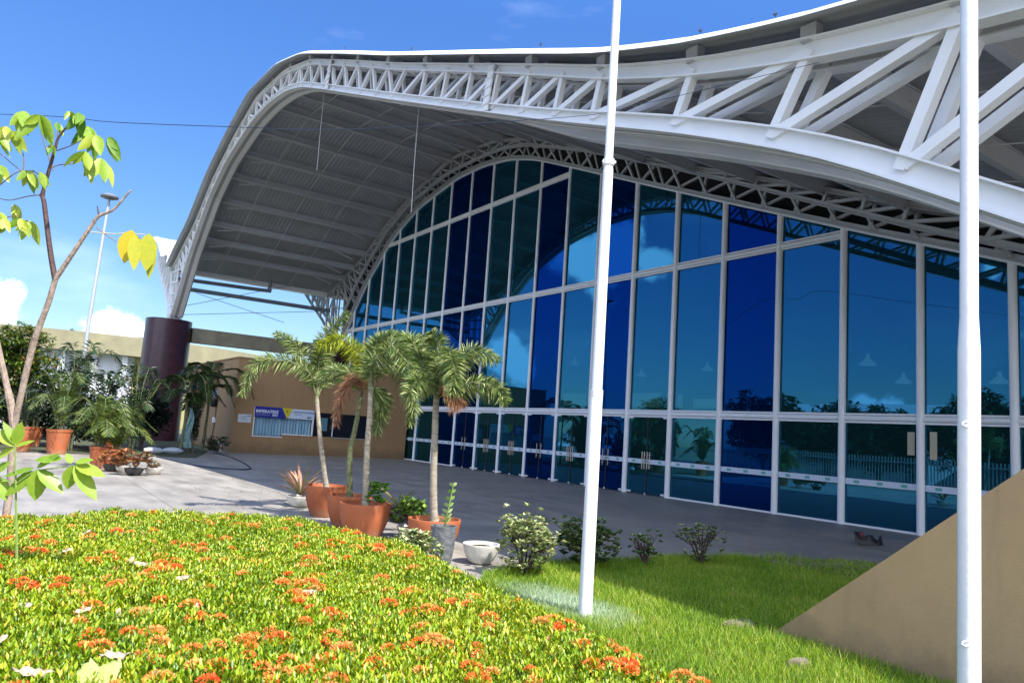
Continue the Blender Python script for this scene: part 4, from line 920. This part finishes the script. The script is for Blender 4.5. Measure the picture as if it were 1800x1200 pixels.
for i, (x, y) in enumerate(fq):
    r = random.uniform(.018, .05); nf = int(50+r*1900); e = rvec(nf); e[:, 2] = np.abs(e[:, 2])
    cc = np.array([x, y, fz[i]+.015])+e*np.array([r, r, r*.55]); t0 = random.choice([.15, .3, .45, .55, .7])+random.gauss(0, .06)
    lb.leaves(cc, e+rvec(nf)*.5, rvec(nf), .017, .008, np.clip(t0+rng.normal(0, .13, nf), 0, 1), fold=.1)
fl = lb.build('flower_heads', flowM, hd); fl['kind'] = 'stuff'
# fallen dry leaves lying on the bed
def blade(p, ln, wd, yaw, m_, label, name='fallen_leaf', curl=.3, pitch=0):
    m = MB(); n = 9; vs = []
    for i in range(n+1):
        t = i/n; w = wd*math.sin(math.pi*min(1, t*.92+.04))**.8*.5; x = (t-.5)*ln; zc = curl*ln*(t-.5)**2*1.6+pitch*x
        vs += [(x, -w, zc+w*.35), (x, 0, zc), (x, w, zc+w*.35)]
    fs = []
    for i in range(n): a = 3*i; fs += [(a, a+1, a+4, a+3), (a+1, a+2, a+5, a+4)]
    m.add(vs, fs); m.v = [tuple(Vector(p)+Matrix.Rotation(R_(random.uniform(22, 42)), 3, camr) @ (Matrix.Rotation(yaw, 3, 'Z') @ (Vector(v)*.62+Vector((0, 0, .006*math.sin(v[0]*90)+.008*math.sin(v[1]*120+v[0]*30)))))) for v in m.v]
    o = m.build(name, m_, loc=p, smooth=True); sol = o.modifiers.new('thickness', 'SOLIDIFY'); sol.thickness = .0015
    return tag(o, label, 'fallen leaf', 'fallen leaves lying on the flower bed')
for px, py, ln, wd, yaw, mm, lab in (
    (62, 1170, .24, .07, -.55, dryM, 'long pale pinkish dry leaf at the bottom left of the flower bed'), (158, 1178, .20, .12, 1.4, paleleaf, 'broad pale green fallen leaf near the bottom left corner'),
    (192, 1180, .20, .12, .8, paleleaf, 'second broad pale green leaf overlapping near the bottom left corner'), (205, 1142, .2, .06, -.5, dryM, 'curled dry leaf under a red flower near the bottom left'),
    (150, 1056, .13, .06, .1, dryM, 'short whitish dry leaf in the middle left of the bed'), (45, 1062, .10, .06, -.4, dryM, 'crumpled whitish dry leaf nearest the left edge'),
    (250, 981, .24, .05, -.55, dryM, 'long whitish leaf among the flowers left of centre'), (152, 932, .13, .07, .6, dryM, 'small white dry leaf near the back left of the bed'),
    (232, 976, .10, .05, .8, dryM, 'small white dry leaf beside the long whitish one'), (545, 1030, .16, .05, -.3, dryM, 'grey dry leaf lying on a large orange flower cluster'), (210, 1065, .08, .03, 1.1, dryM, 'tiny white curled leaf right of the short whitish leaf'),
    (322, 1012, .14, .05, -.2, dryM, 'dull beige leaf behind the long whitish leaf'), (346, 1062, .12, .035, 1.2, dryM, 'narrow grey leaf standing by the orange cluster'), (118, 965, .12, .06, .2, dryM, 'white leaf half sunk near the left tree trunk'), (2, 1115, .1, .05, .3, dryM, 'white leaf cut by the left edge of the view')):
    p = onz(px, py, .64); p.z = float(bedz(np.array([[p.x, p.y]]))[0])+.04; blade(p, ln, wd, yaw, mm, lab)

# ------------------------------------------------------------------ young tree front left
TD = 7.2
def leafcluster(lb, p, n, ln, hang=.9, tint=.5, wd=None, spread=.6, base=None):
    for i in range(n):
        t = rng.uniform(0, 2*np.pi); d = Vector((math.cos(t)*spread, math.sin(t)*spread, -hang+random.uniform(-.2, .35)))
        L_ = ln*random.uniform(.62, 1.0)
        face = (CAM-Vector(p)).normalized() if random.random() < .65 else Vector(rvec(1)[0])
        lb.leaves([list(p)], list(d), list(face), L_, wd or L_*.40, min(1, max(0, tint+random.gauss(0, .22))), droop=random.uniform(-.15, .35), detail=2, fold=random.choice([-1, 1])*random.uniform(.08, .3))
tb = at(6, 1000, 7.35); tb.z = 0
tree = empty('young_tree', tb, 'young bare-trunked tree with drooping lime leaves rising from the left end of the flower bed', 'tree')
def A(px, py, dz=0): return at(px, py, TD+dz)
m = MB()
trunk = [tb+Vector((0, 0, .1)), A(8, 930), A(18, 850), A(24, 760), A(38, 690), A(60, 600), A(84, 535), A(98, 488)]
m.tube(spline(trunk, 5), [.040]*6+[.036]*10+[.030]*12+[.027]*8, 10); m.build('trunk', bark, tree, smooth=True)
m = MB(); m.tube(spline([A(26, 770), A(20, 715), A(8, 660), A(-8, 590), A(-30, 480)], 5), [.035]*8+[.028]*13, 9); m.build('trunk', bark, tree, smooth=True)
def limb(pts, r0, r1, mm=twig, name='branch'):
    sp = spline([A(*p) for p in pts], 6); m = MB(); m.tube(sp, [r0+(r1-r0)*i/(len(sp)-1) for i in range(len(sp))], 7); return m.build(name, mm, tree, smooth=True)
limb([(97, 492), (88, 440), (78, 360), (75, 342), (86, 300), (98, 258), (104, 240), (130, 208)], .028, .008)
limb([(98, 490), (125, 450), (160, 398), (174, 380), (200, 368), (225, 340), (231, 334)], .026, .006, bark)
limb([(174, 380), (171, 362)], .01, .005); limb([(75, 340), (70, 345)], .02, .01)
for pts in ([(90, 295), (105, 290), (132, 288)], [(100, 265), (120, 258), (142, 248)], [(100, 258), (101, 240), (101, 228)], [(94, 300), (80, 260), (66, 205)], [(85, 320), (60, 302), (38, 300), (0, 270)], [(75, 342), (50, 345), (15, 352), (-10, 345)], [(130, 208), (118, 200)],
            [(160, 408), (200, 411), (222, 410), (255, 412)], [(170, 400), (185, 412), (205, 425)], [(41, 300), (42, 282), (40, 268)], [(0, 388), (20, 380), (40, 380)], [(0, 325), (30, 303), (60, 300)]):
    limb(pts, .006, .004, mat('leaf_stalk', (.18, .12, .06), .6) if pts[0][0] != 160 else mat('pale_stalk', (.5, .45, .3), .6), 'twig')
lc = [(45, 196, 4, .29, .4), (70, 202, 4, .30, .55), (22, 230, 4, .22, .75), (10, 222, 4, .22, .8), (0, 240, 4, .22, .7), (100, 215, 3, .16, .3), (122, 196, 3, .14, .7), (142, 200, 5, .26, .35), (155, 222, 4, .24, .2), (170, 238, 4, .28, .5), (190, 240, 3, .26, .3), (150, 266, 4, .27, .6),
      (178, 278, 4, .30, .7), (182, 285, 2, .3, .8), (50, 300, 5, .23, .8), (70, 302, 3, .2, .8), (0, 290, 4, .24, .7), (92, 255, 3, .13, .4), (28, 360, 4, .18, .8), (36, 384, 5, .20, .75), (8, 384, 5, .22, .7), (52, 388, 3, .24, .75), (-8, 370, 4, .2, .7)]
for px, py, n_, ln, ti in lc:
    lb = LB(); leafcluster(lb, A(px, py, random.uniform(-.25, .25)), n_, ln, tint=ti); lb.build('leaf_cluster', mangM, tree)
lb = LB(); p = A(232, 408, -.05)
for (px, py, dx, L_, w_) in ((232, 404, -.10, .34, .19), (262, 410, .05, .38, .17), (243, 415, .0, .32, .12), (268, 425, .02, .38, .1), (236, 412, .12, .36, .12)):
    lb.leaves([list(A(px, py, random.uniform(-.1, .1)))], list(camr*dx+Vector((0, 0, -1))), list((CAM-p).normalized()+camr*random.uniform(-.3, .3)), L_, w_, random.random(), detail=2, fold=.07)
lb.build('leaf_cluster', mangY, tree)['label'] = 'yellowing leaves hanging from a long stalk'
# sapling in front
SDp = 4.6
sb = at(30, 880, SDp); sap = empty('sapling', (sb.x, sb.y, .45), 'light green sapling with broad five-finger leaves in front of the tree trunk', 'sapling')
B_ = lambda px, py, dz=0: at(px, py, SDp+dz)
m = MB(); m.tube([B_(30, 1010), B_(28, 880), B_(27, 780)], [.008, .007, .005], 6); m.tube([B_(29, 850), B_(45, 838), B_(66, 826)], .005, 5); m.tube([B_(66, 826), B_(100, 822), B_(130, 818)], .004, 5); m.tube([B_(29, 850), B_(10, 842), B_(-20, 838)], .004, 5)
m.build('stem', mat('green_stem', (.2, .3, .08), .5), sap)
lb = LB()
def fl(a, b, wd, ti, dr=.1, face=None):
    p, q_ = B_(*a), B_(*b); d = q_-p; lb.leaves([list(p)], list(d), list(face or ((CAM-p).normalized()+Vector((0, 0, .8)))), d.length, wd, ti, detail=2, fold=.08, droop=0)
for a, b, w_, t_ in (((27, 782), (38, 740), .07, .6), ((26, 784), (-15, 752), .075, .7), ((27, 784), (62, 774), .035, .6), ((26, 786), (-8, 806), .06, .75), ((28, 782), (5, 740), .05, .5)): fl(a, b, w_, t_)
lb.build('foliage', mangM, sap); lb = LB()
for a, b, w_, t_ in (((66, 826), (62, 880), .11, .55), ((64, 828), (8, 872), .10, .5), ((66, 824), (112, 868), .09, .5), ((64, 822), (108, 796), .055, .4), ((60, 822), (4, 838), .045, .35)): fl(a, b, w_, t_)
lb.build('foliage', mangM, sap); lb = LB()
for a, b, w_, t_ in (((128, 818), (118, 860), .09, .55), ((130, 818), (170, 880), .10, .6), ((132, 816), (186, 838), .085, .7), ((126, 814), (116, 796), .05, .55), ((132, 812), (165, 808), .05, .6), ((-10, 836), (12, 880), .1, .5), ((-10, 830), (20, 812), .07, .5), ((110, 806), (60, 808), .07, .35)): fl(a, b, w_, t_)
lb.build('foliage', mangM, sap)

# ------------------------------------------------------------------ planted group on the left
def areca(pos, h, nf, label, pot=None, fol=areM, name='potted_areca_palm', ln=.34, spread=.8, tint=.5, group='areca palms in terracotta pots on the left', leaflets=84, wd=.026):
    o = empty(name, pos, label, 'palm', group); c = Vector(pos); z0 = 0
    if pot:
        r, ph = pot; m = MB(); m.lathe([(r*.72, 0), (r*.95, ph*.9), (r*1.0, ph*.91), (r*1.02, ph), (r*.9, ph), (r*.86, ph*.85)], c, 28); m.build('pot', terra, o, smooth=True)
        soil_disc(c, r*.84, ph*.87).build('soil', soil, o); z0 = ph*.85
    lb = LB(); m = MB()
    for i in range(nf):
        t = 2*math.pi*i/nf*1.62+random.uniform(-.4, .4); s = random.uniform(.35, 1)*spread*h; hh = z0+(h-z0)*random.uniform(.6, 1.05)
        if i < nf*.35: s *= .35
        b = c+Vector((math.cos(t)*.06, math.sin(t)*.06, z0))
        pts = [b, b.lerp(Vector((c.x, c.y, hh)), .5)+Vector((math.cos(t)*s*.12, math.sin(t)*s*.12, 0)), Vector((c.x+math.cos(t)*s*.5, c.y+math.sin(t)*s*.5, hh)), Vector((c.x+math.cos(t)*s*1.0, c.y+math.sin(t)*s*1.0, hh-(.28*s+.1)))]
        pinnate(lb, pts, ln, leaflets, tint+random.gauss(0, .08), wd=wd)
        m.tube(spline(pts, 4), .008, 4)
    m.build('stalk', palmg, o); lb.build('foliage', fol, o); return o
def gp(px, py, dz=0): p = onz(px, py); return (p.x, p.y, 0)
g1 = onz(98, 797); areca((g1.x, g1.y-.2, 0), 2.55, 15, 'areca palm in a wide terracotta pot left of the white lamp post', (.37, .78), tint=.55, spread=.55)
g1 = onz(60, 789); areca((g1.x, g1.y+1.8, 0), 2.6, 10, 'areca palm in a smaller terracotta pot behind and left of the wide pot', (.28, .7), tint=.25, fol=dgrM)
g1 = onz(36, 793); areca((g1.x, g1.y, 0), 1.9, 8, 'areca palm in a tapered terracotta pot just right of the front tree trunk', (.34, .8), tint=.2, fol=dgrM)
g1 = onz(172, 822); areca((g1.x, g1.y, 0), 1.75, 22, 'bushy areca palm in a terracotta pot behind the croton bowls, left one of the pair', (.26, .55), tint=.72, spread=.72, leaflets=70)
g1 = onz(193, 824); areca((g1.x+.1, g1.y+.1, 0), 1.55, 18, 'bushy areca palm in a terracotta pot behind the croton bowls, right one of the pair', (.27, .52), tint=.68, spread=.72, leaflets=70)
g1 = onz(205, 800); areca((g1.x, g1.y+1.2, 0), 1.7, 14, 'shaded areca palm hidden behind the two bushy ones', (.3, .6), tint=.35, spread=.7)
# croton bowls
for (px, py, r, h, mm, fol, lab, ht, kd) in ((196, 829, .19, .17, dpot, crotM, 'dark bowl of orange croton leaves, leftmost of the low bowls', .42, 'r'), (216, 830, .19, .17, wpot, crotM, 'white bowl of bronze croton half hidden behind the dark bowl', .4, 'r'),
                                             (236, 836, .22, .17, dpot, crotM, 'low dark bowl of tall mixed croton in front of the white bowls', .52, 'r'), (271, 834, .22, .17, wpot, bromM, 'white bowl of small yellow-green succulents, rightmost of the low bowls', .2, 'r')):
    p = onz(px, py); bowl_plant((p.x, p.y+.15, 0), r, h, mm, lab, fol, 'rose', ht=ht, n=34, tint=.6 if 'orange' in lab else .42, group='low bowls of croton at the plaza edge')
# big shrubs / small trees behind
def bush(name, pos, w, h, n, label, fol, leaf=.16, cat='tree', group=None, tint=.5, trunk=.06, zmin=.15, detail=1, per=7):
    o = empty(name, pos, label, cat, group); c = Vector(pos); m = MB(); blobs = []
    for i in range(9):
        t = 2*math.pi*i/9+random.uniform(-.4, .4); r = w*random.uniform(.2, .75); e = c+Vector((r*math.cos(t), r*math.sin(t), h*random.uniform(.45, .92))); md = c+Vector((r*.25*math.cos(t), r*.25*math.sin(t), h*.35))
        m.tube([c, md, e], [trunk, trunk*.6, trunk*.2], 6); blobs.append((e, random.uniform(.28, .48)*w))
    for i in range(6): e = rvec(1)[0]; blobs.append((c+Vector((e[0]*w*.6, e[1]*w*.6, h*(.35+.3*random.random()))), .4*w))
    m.build('trunk', bark, o, smooth=True); lb = LB()
    for i in range(n):
        b, r = random.choice(blobs); e = rvec(1)[0]; rr = r*random.uniform(.55, 1.08); q_ = b+Vector(e)*rr
        if q_.z < h*zmin: continue
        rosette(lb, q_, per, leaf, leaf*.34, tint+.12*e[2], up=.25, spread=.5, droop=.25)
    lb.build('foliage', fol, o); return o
ln_ = 'leafy garden trees behind the potted palms'
bush('garden_tree', (.35, 33, 0), 1.7, 4.3, 1700, 'tall green and rusty leaved tree at the far left edge behind the potted palms', mat('rusty_green_leaf', (.1, .2, .02), .5, attr=[(0, (.02, .05, .01)), (.5, (.07, .14, .015)), (.8, (.16, .22, .02)), (1, (.30, .12, .03))], trans=.2), .2, tint=.55, group=ln_)
areca((2.2, 30, 0), 3.6, 13, 'tall dark feathery palm behind the wide terracotta pot, in front of the white building', None, dgrM, 'garden_palm', ln=.5, spread=.42, tint=.6, group='dark garden palms before the far building', leaflets=64, wd=.05)
areca((2.9, 29, 0), 2.6, 12, 'shorter dark feathery palm just right of the lamp post', None, dgrM, 'garden_palm', ln=.45, spread=.5, tint=.4, group='dark garden palms before the far building', leaflets=64, wd=.05)
areca((4.1, 30, 0), 3.0, 14, 'dark feathery palm between the lamp post and the purple pillar', None, dgrM, 'garden_palm', ln=.45, spread=.45, tint=.6, group='dark garden palms before the far building', leaflets=64, wd=.05)
bush('garden_bush', (1.2, 33.5, 0), 1.7, 2.0, 900, 'dark dense bush behind the potted arecas on the left', dgrM, .2, 'bush', 'dark bushes behind the pots', tint=.4)
bush('garden_bush', (3.2, 32, 0), 1.7, 1.8, 900, 'dark dense bush behind the bushy arecas', dgrM, .2, 'bush', 'dark bushes behind the pots', tint=.45)
bush('garden_bush', (5.0, 34, 0), 1.2, 2.3, 700, 'dark dense bush at the left foot of the purple pillar', dgrM, .2, 'bush', 'dark bushes behind the pots', tint=.5)
# palms by the pillar
def royal(pos, h, fr, label, name='garden_palm', tint=.4, tr=.07):
    o = empty(name, pos, label, 'palm', 'slender palms in front of the pillar'); c = Vector(pos); m = MB(); m.tube([c, c+Vector((.05, 0, h*.5)), c+Vector((0, 0, h))], [tr, tr*.7, tr*.5], 8); m.build('trunk', palmg, o, smooth=True)
    top = c+Vector((0, 0, h))
    for (dx, dy, up, ln) in fr:
        d = Vector((dx, dy, 0)); pts = [top, top+d*ln*.3+Vector((0, 0, up*ln*.6)), top+d*ln*.7+Vector((0, 0, up*ln*.55)), top+d*ln+Vector((0, 0, up*ln*.1-.35*ln))]
        lb = LB(); pinnate(lb, pts, .5, 120, tint, wd=.022, droop=.4); f = lb.build('frond', areM, o); m = MB(); m.tube(spline(pts, 5), .014, 5); m.build('stalk', palmg, f)
    return o
royal((6.05, 31.5, 0), 2.5, [(-.9, -.2, .3, 1.5), (.9, -.3, .5, 1.9), (.3, -.9, .5, 1.6), (-.4, .8, .5, 1.5), (-.6, -.6, -.1, 1.4), (.6, .2, .9, 1.6), (.2, -.3, -.3, 1.3)], 'slender dark palm with a thin pale stem in front of the purple pillar')
royal((7.25, 33.3, 0), 3.0, [(.95, -.1, .45, 1.9), (.7, -.6, .2, 1.5), (-.8, -.2, .5, 1.5), (-.3, -.9, .3, 1.4), (.3, .7, .8, 1.5), (-.6, .5, .7, 1.5), (-.2, -.6, -.3, 1.5), (.5, -.5, -.2, 1.4)], 'dark palm whose frond arches right over the tan return wall')
areca((6.6, 32.3, 0), 3.3, 22, 'low dark palm clump at the foot of the purple pillar', None, dgrM, 'garden_palm', ln=.4, spread=.4, tint=.5, group='slender palms in front of the pillar', wd=.04)
bush('garden_bush', (7.55, 31.9, 0), .55, .7, 160, 'small low dark bush at the corner of the plaza by the return wall', dgrM, .12, 'bush', 'dark bushes behind the pots', tint=.5, trunk=.02)
# cloth hanging on a stick, sacks
m = MB(); c = ony(333, 745, 32.0); vs = [];
for i in range(9):
    for j in range(5):
        z = c.z+.65-i*.2; x = c.x+(j-2)*.07*(.3+.12*i*(2.2-.18*i))+.05*math.sin(i*.9); vs.append((x, 32.0+.05*math.sin(j*2+i), z))
m.add(vs, [(i*5+j, i*5+j+1, i*5+j+6, i*5+j+5) for i in range(8) for j in range(4)])
o = m.build('hanging_cloth', mat('pale_cloth', (.45, .6, .62), .8, col2=(.12, .3, .3), vscale=6), loc=(c.x, 32, 0)); tag(o, 'pale blue-white cloth bag hanging on a stick at the foot of the pillar', 'cloth')
m = MB(); m.tube([(c.x+.25, 32.1, 0), (c.x+.1, 32.1, c.z+.1), (c.x+.45, 32.1, c.z+.75)], .015, 5); m.tube([(c.x-.02, 32.1, c.z+.72), (c.x+.45, 32.1, c.z+.75)], .012, 5); tag(m.build('wooden_stick', bark, loc=(c.x+.2, 32.1, 0)), 'thin forked wooden stick holding the pale cloth', 'stick')
for k, (px, lab) in enumerate(((270, 'white sack lying under the dark palms, left of the pair'), (303, 'white sack lying under the dark palms, right of the pair'))):
    p = onz(px, 797); m = MB(); m.lathe([(.1, -.35), (.16, -.2), (.19, 0), (.16, .2), (.05, .36)], (0, 0, 0), 12); R3 = Matrix.Rotation(R_(90), 3, 'Y'); m.v = [tuple(Vector((p.x, p.y, .11))+R3 @ Vector((v[0]*.7, v[1], v[2]))) for v in m.v]
    tag(m.build('sack', mat('white_sack', (.5, .55, .6), .7, bump=.6, bscale=8), loc=(p.x, p.y, 0), smooth=True), lab, 'sack', 'white sacks under the palms')
# lamp post
lp = Vector((2.62, 35.0, 0)); o = empty('lamp_post', lp, 'tall thin white lamp post with a round lamp head seen behind the tree branch', 'lamp post'); m = MB()
m.tube([lp, lp+Vector((0, 0, 5)), lp+Vector((.12, 0, 10.35))], [.10, .075, .05], 12); m.build('post', mat('galvanised', (.36, .40, .45), .4), o, smooth=True)
tp = lp+Vector((.12, 0, 10.35)); m = MB(); m.lathe([(.06, -.08), (.34, 0), (.36, .06), (.2, .16), (.05, .2)], tp, 18); m.build('lamp_head', mat('lamp_grey', (.18, .2, .24), .4), o, smooth=True)
# small black crumpled bag by the glass front
p = onz(1530, 957); m = MB()
bagp = [(-.22, 0), (-.24, .1), (-.31, .24), (-.24, .22), (-.17, .16), (-.08, .16), (-.03, .19), (.03, .19), (.06, .13), (.15, .08), (.19, .2), (.22, .05), (.23, 0)]
vs = []; N_ = len(bagp)
for s, k in ((-.13, .35), (-.06, .95), (.06, .9), (.13, .3)):
    for x, z in bagp: q_ = p+camr*x*(.75+.25*k)+fw*s; vs.append((q_.x, q_.y, max(0.004, z*k+.01*math.sin(x*40+s*30))))
fs = [tuple(range(N_)), tuple(range(3*N_, 4*N_))[::-1]]
for r in range(3):
    for i in range(N_): fs.append((r*N_+i, r*N_+(i+1) % N_, (r+1)*N_+(i+1) % N_, (r+1)*N_+i))
m.add(vs, fs); bg_ = empty('bag', (p.x, p.y, 0), 'crumpled black bag with a dull red patch lying on the plaza by the glass front', 'bag'); m.build('bag_body', black, bg_, smooth=True)
m = MB(); q_ = p+camr*-.17; m.lathe([(.01, 0), (.05, .03), (.055, .09), (.02, .13)], (q_.x, q_.y, .1), 9); m.build('red_patch', mat('dull_red_cloth', (.16, .04, .04), .8), bg_)

# ------------------------------------------------------------------ cables
wp = [at(-700, 188, 26), at(0, 201, 22), at(200, 215, 20), at(402, 223, 19), at(560, 228, 16), at(735, 222, 13), at(1000, 206, 9.5), at(1120, 185, 8.6), at(1440, 110, 7.6)]
tag(tubeobj('overhead_cable', spline(wp, 6), [.011]*20+[.0085]*8+[.005]*8+[.0035]*(len(spline(wp, 6))-36), cable, None, 5), 'thin overhead cable crossing the sky and running up past the front truss', 'cable')
for (px, py0, py1, x_, lab) in ((737, 182, 330, 7.6, 'thin wire hanging from the front truss above the palms'), (570, 160, 330, 7.6, 'thin wire hanging from the crest of the front truss')):
    t_ = onx(px, py0, x_); b_ = Vector((t_.x, t_.y, t_.z-2.8)); 
    tag(tubeobj('hanging_wire', spline([t_, t_.lerp(b_, .5)+Vector((.02, .03, 0)), b_+Vector((.0, -.08, 0))], 5), .012, mat('grey_wire', (.45, .45, .45), .6), None, 5), lab, 'wire', 'wires hanging from the roof')

# ------------------------------------------------------------------ far building
fb = empty('far_building', (8, 90, 0), 'low curved white building with a broad beige concrete fascia far behind the palms', 'building')
CX, CY, RR = 8.5, 92., 20.5
def arc(r, a0, a1, n): return [(CX+r*math.sin(a), CY-r*math.cos(a)) for a in np.linspace(a0, a1, n)]
def ring(r0, r1, z0, z1, a0=-1.5, a1=1.5, n=60):
    m = MB(); A0 = arc(r0, a0, a1, n); A1 = arc(r1, a0, a1, n); m.prism(A0+A1[::-1], z0, z1)
    return m
def ring_m(r0, r1, z0, z1, a0=-1.5, a1=1.5, n=60):
    m = MB(); A0 = arc(r0, a0, a1, n); A1 = arc(r1, a0, a1, n)
    vs = [(x, y, z0) for x, y in A0]+[(x, y, z1) for x, y in A0]+[(x, y, z0) for x, y in A1]+[(x, y, z1) for x, y in A1]; fs = []
    for i in range(n-1): fs += [(i, i+1, n+i+1, n+i), (2*n+i, 3*n+i, 3*n+i+1, 2*n+i+1), (n+i, n+i+1, 3*n+i+1, 3*n+i), (i, 2*n+i, 2*n+i+1, i+1)]
    m.add(vs, fs); return m
ring_m(RR, RR-2.5, 6.1, 7.75).build('fascia', mat('beige_concrete', (.27, .25, .15), .85, col2=(.19, .175, .115), vscale=.8, bump=.3, bscale=4), fb)
ring_m(RR-1.3, RR-2.5, 0, 6.1).build('wall', mat('white_plaster', (.60, .63, .70), .8, var=.12, vscale=.5), fb)
for k in range(-9, 12):
    a = k*.118; m = MB(); m.prism(arc(RR-.55, a-.011, a+.011, 2)+arc(RR-1.3, a-.011, a+.011, 2)[::-1], 0, 6.09); m.build('column', mat('white_plaster', (.62, .66, .74)), fb)
    if k % 2 == 0: m = MB(); m.prism(arc(RR-1.2, a+.045, a+.075, 2)+arc(RR-1.31, a+.045, a+.075, 2)[::-1], 0, 6.09); m.build('olive_panel', mat('olive_panel', (.30, .27, .12), .7), fb)
m = MB(); m.prism(arc(RR-1.2, -.475, -.36, 5)+arc(RR-1.31, -.475, -.36, 5)[::-1], 4.3, 5.4); m.build('window', mat('green_glass', (.02, .14, .16), .15), fb)
m = MB(); m.lathe([(13, 7.75), (5, 8.6), (.3, 9.6)], (12.4, CY, 0), 24); m.build('roof', mat('grey_tile', (.16, .16, .19), .8, var=.3, vscale=1.5), fb)
# tree peeking over the fascia
def spike(px, py):
    p = at(px, py, 100); bush('far_tree', (p.x, p.y, 0), 1.0, p.z+.2, 140, 'small green treetop showing above the fascia of the far building', dgrM, .5, 'tree', tint=.8, zmin=.6)
spike(117, 572)
# white parked vehicle behind the trees on the left
vh = empty('parked_van', (1.4, 39, 0), 'white van mostly hidden behind the garden trees at the left edge', 'van')
m = MB(); m.prism([(-.9, .35), (-.9, 1.3), (-.5, 1.95), (2.6, 1.95), (2.9, 1.2), (3.3, 1.0), (3.3, .35)], 38.1, 39.9, 'y'); m.v = [(v[0]-.6, v[1], v[2]) for v in m.v]; m.build('body', mat('white_car_paint', (.7, .72, .76), .25), vh)
m = MB(); m.prism([(-.45, 1.3), (-.2, 1.85), (1.9, 1.85), (2.15, 1.25)], 38.07, 38.098, 'y'); m.v = [(v[0]-.6, v[1], v[2]) for v in m.v]; m.build('window', darkglass, vh)
for x in (-.5, 2.0):
    m = MB(); m.lathe([(.33, -.1), (.34, 0), (.33, .1)], (0, 0, 0), 18); R3 = Matrix.Rotation(R_(90), 3, 'X'); m.v = [tuple(Vector((x, 38.15, .34))+R3 @ Vector(v)) for v in m.v]; m.build('wheel', black, vh, smooth=True)

# ------------------------------------------------------------------ street across the road (mirrored in the glass)
fe = empty('picket_fence', (-5.5, 10, 0), 'white picket fence across the street, mirrored low in the glass front', 'fence')
m = MB(); y = -6.
while y < 32: m.box((-5.52, y, .05), (-5.48, y+.05, 1.75)); y += .17
m.box((-5.48, -6, .35), (-5.45, 32, .42)); m.box((-5.48, -6, 1.45), (-5.45, 32, 1.52)); m.build('picket_panel', mat('picket_white', (.34, .34, .33), .6), fe)
def house(pos, w, d, h, rc, wc, label):
    x, y = pos; o = empty('house', (x, y, 0), label, 'house', 'low houses across the street'); m = MB(); m.box((x-d, y-w/2, 0), (x, y+w/2, h)); m.build('wall', wc, o)
    m = MB(); m.prism([(x-d-.4, h-.05), (x+.5, h-.05), (x-d/2, h+1.5)], y-w/2-.4, y+w/2+.4, 'y'); m.build('roof', rc, o)
    for k in range(int(w//3)): yy = y-w/2+1.4+k*3; m = MB(); m.box((x+.002, yy, 1), (x+.04, yy+1.1, 2.1)); m.build('window', darkglass, o)
tile = mat('orange_tile', (.38, .13, .06), .85, var=.4, vscale=3, bump=.6, bscale=12)
house((-16, 3), 12, 8, 3.0, tile, mat('brick_wall', (.22, .09, .07), .85, var=.3), 'low brick house with an orange tiled roof across the street')
house((-18, 17), 11, 9, 3.4, tile, mat('cream_wall', (.45, .42, .38), .85, var=.2), 'cream house with an orange tiled roof across the street')
house((-17, 32), 13, 9, 4.2, mat('white_roof', (.5, .5, .5), .6), mat('white_wall', (.6, .6, .62), .85, var=.1), 'long white house with a pale roof across the street')
for k, (x, y, h) in enumerate(((-13, 6.5, 6.0), (-14, 9.5, 5.2))):
    fr = [(math.cos(t), math.sin(t), random.uniform(.0, .9), 2.6) for t in [2*math.pi*i/13 for i in range(13)]]
    o = royal((x, y, 0), h, fr, ['taller coconut palm mirrored in the glass, across the street', 'shorter coconut palm mirrored in the glass, across the street'][k], 'coconut_palm', tr=.18); o['group'] = 'coconut palms across the street'
o = empty('street_lamp', (-9, 14.5, 0), 'tall street lamp with a flat head, mirrored in the glass front', 'street lamp'); m = MB(); m.tube([(-9, 14.5, 0), (-9, 14.5, 8.2), (-8.8, 14.5, 8.8), (-7.6, 14.5, 9.0)], [.1, .07, .06, .05], 8); m.build('post', conc, o, smooth=True)
m = MB(); m.box((-7.9, 14.35, 8.92), (-7.0, 14.65, 9.08)); m.build('lamp_head', black, o)

for k in range(9):
    bush('street_tree', (-12.2-1.2*(k % 2)-.4*(k % 3), -2+4.6*k, 0), 2.9, 4.6+.5*(k % 3), 1000, 'dense green street tree across the road, mirrored in the lower glass', dgrM, .5, 'tree', 'street trees across the road, mirrored in the glass', tint=.5, zmin=.02, trunk=.12)

lq = np.c_[rng.uniform(3.3, 9, 150), rng.uniform(8, 24, 150), np.full(150, .008)]
l2 = np.c_[rng.uniform(4.0, 5.6, 70), rng.uniform(7.6, 13, 70), np.full(70, .008)]
lq = np.vstack([lq, l2]); d_ = rng.normal(size=(len(lq), 3)); d_[:, 2] = .12
lb = LB(); lb.leaves(lq, d_, [0, 0, 1.], rng.uniform(.03, .09, len(lq)), rng.uniform(.012, .03, len(lq)), rng.uniform(0, 1, len(lq)), fold=.3)
tag(lb.build('leaf_litter', mat('litter_leaf', (.2, .12, .06), .8, attr=[(0, (.07, .04, .02)), (.6, (.22, .14, .07)), (1, (.36, .30, .16))])), kind='stuff')
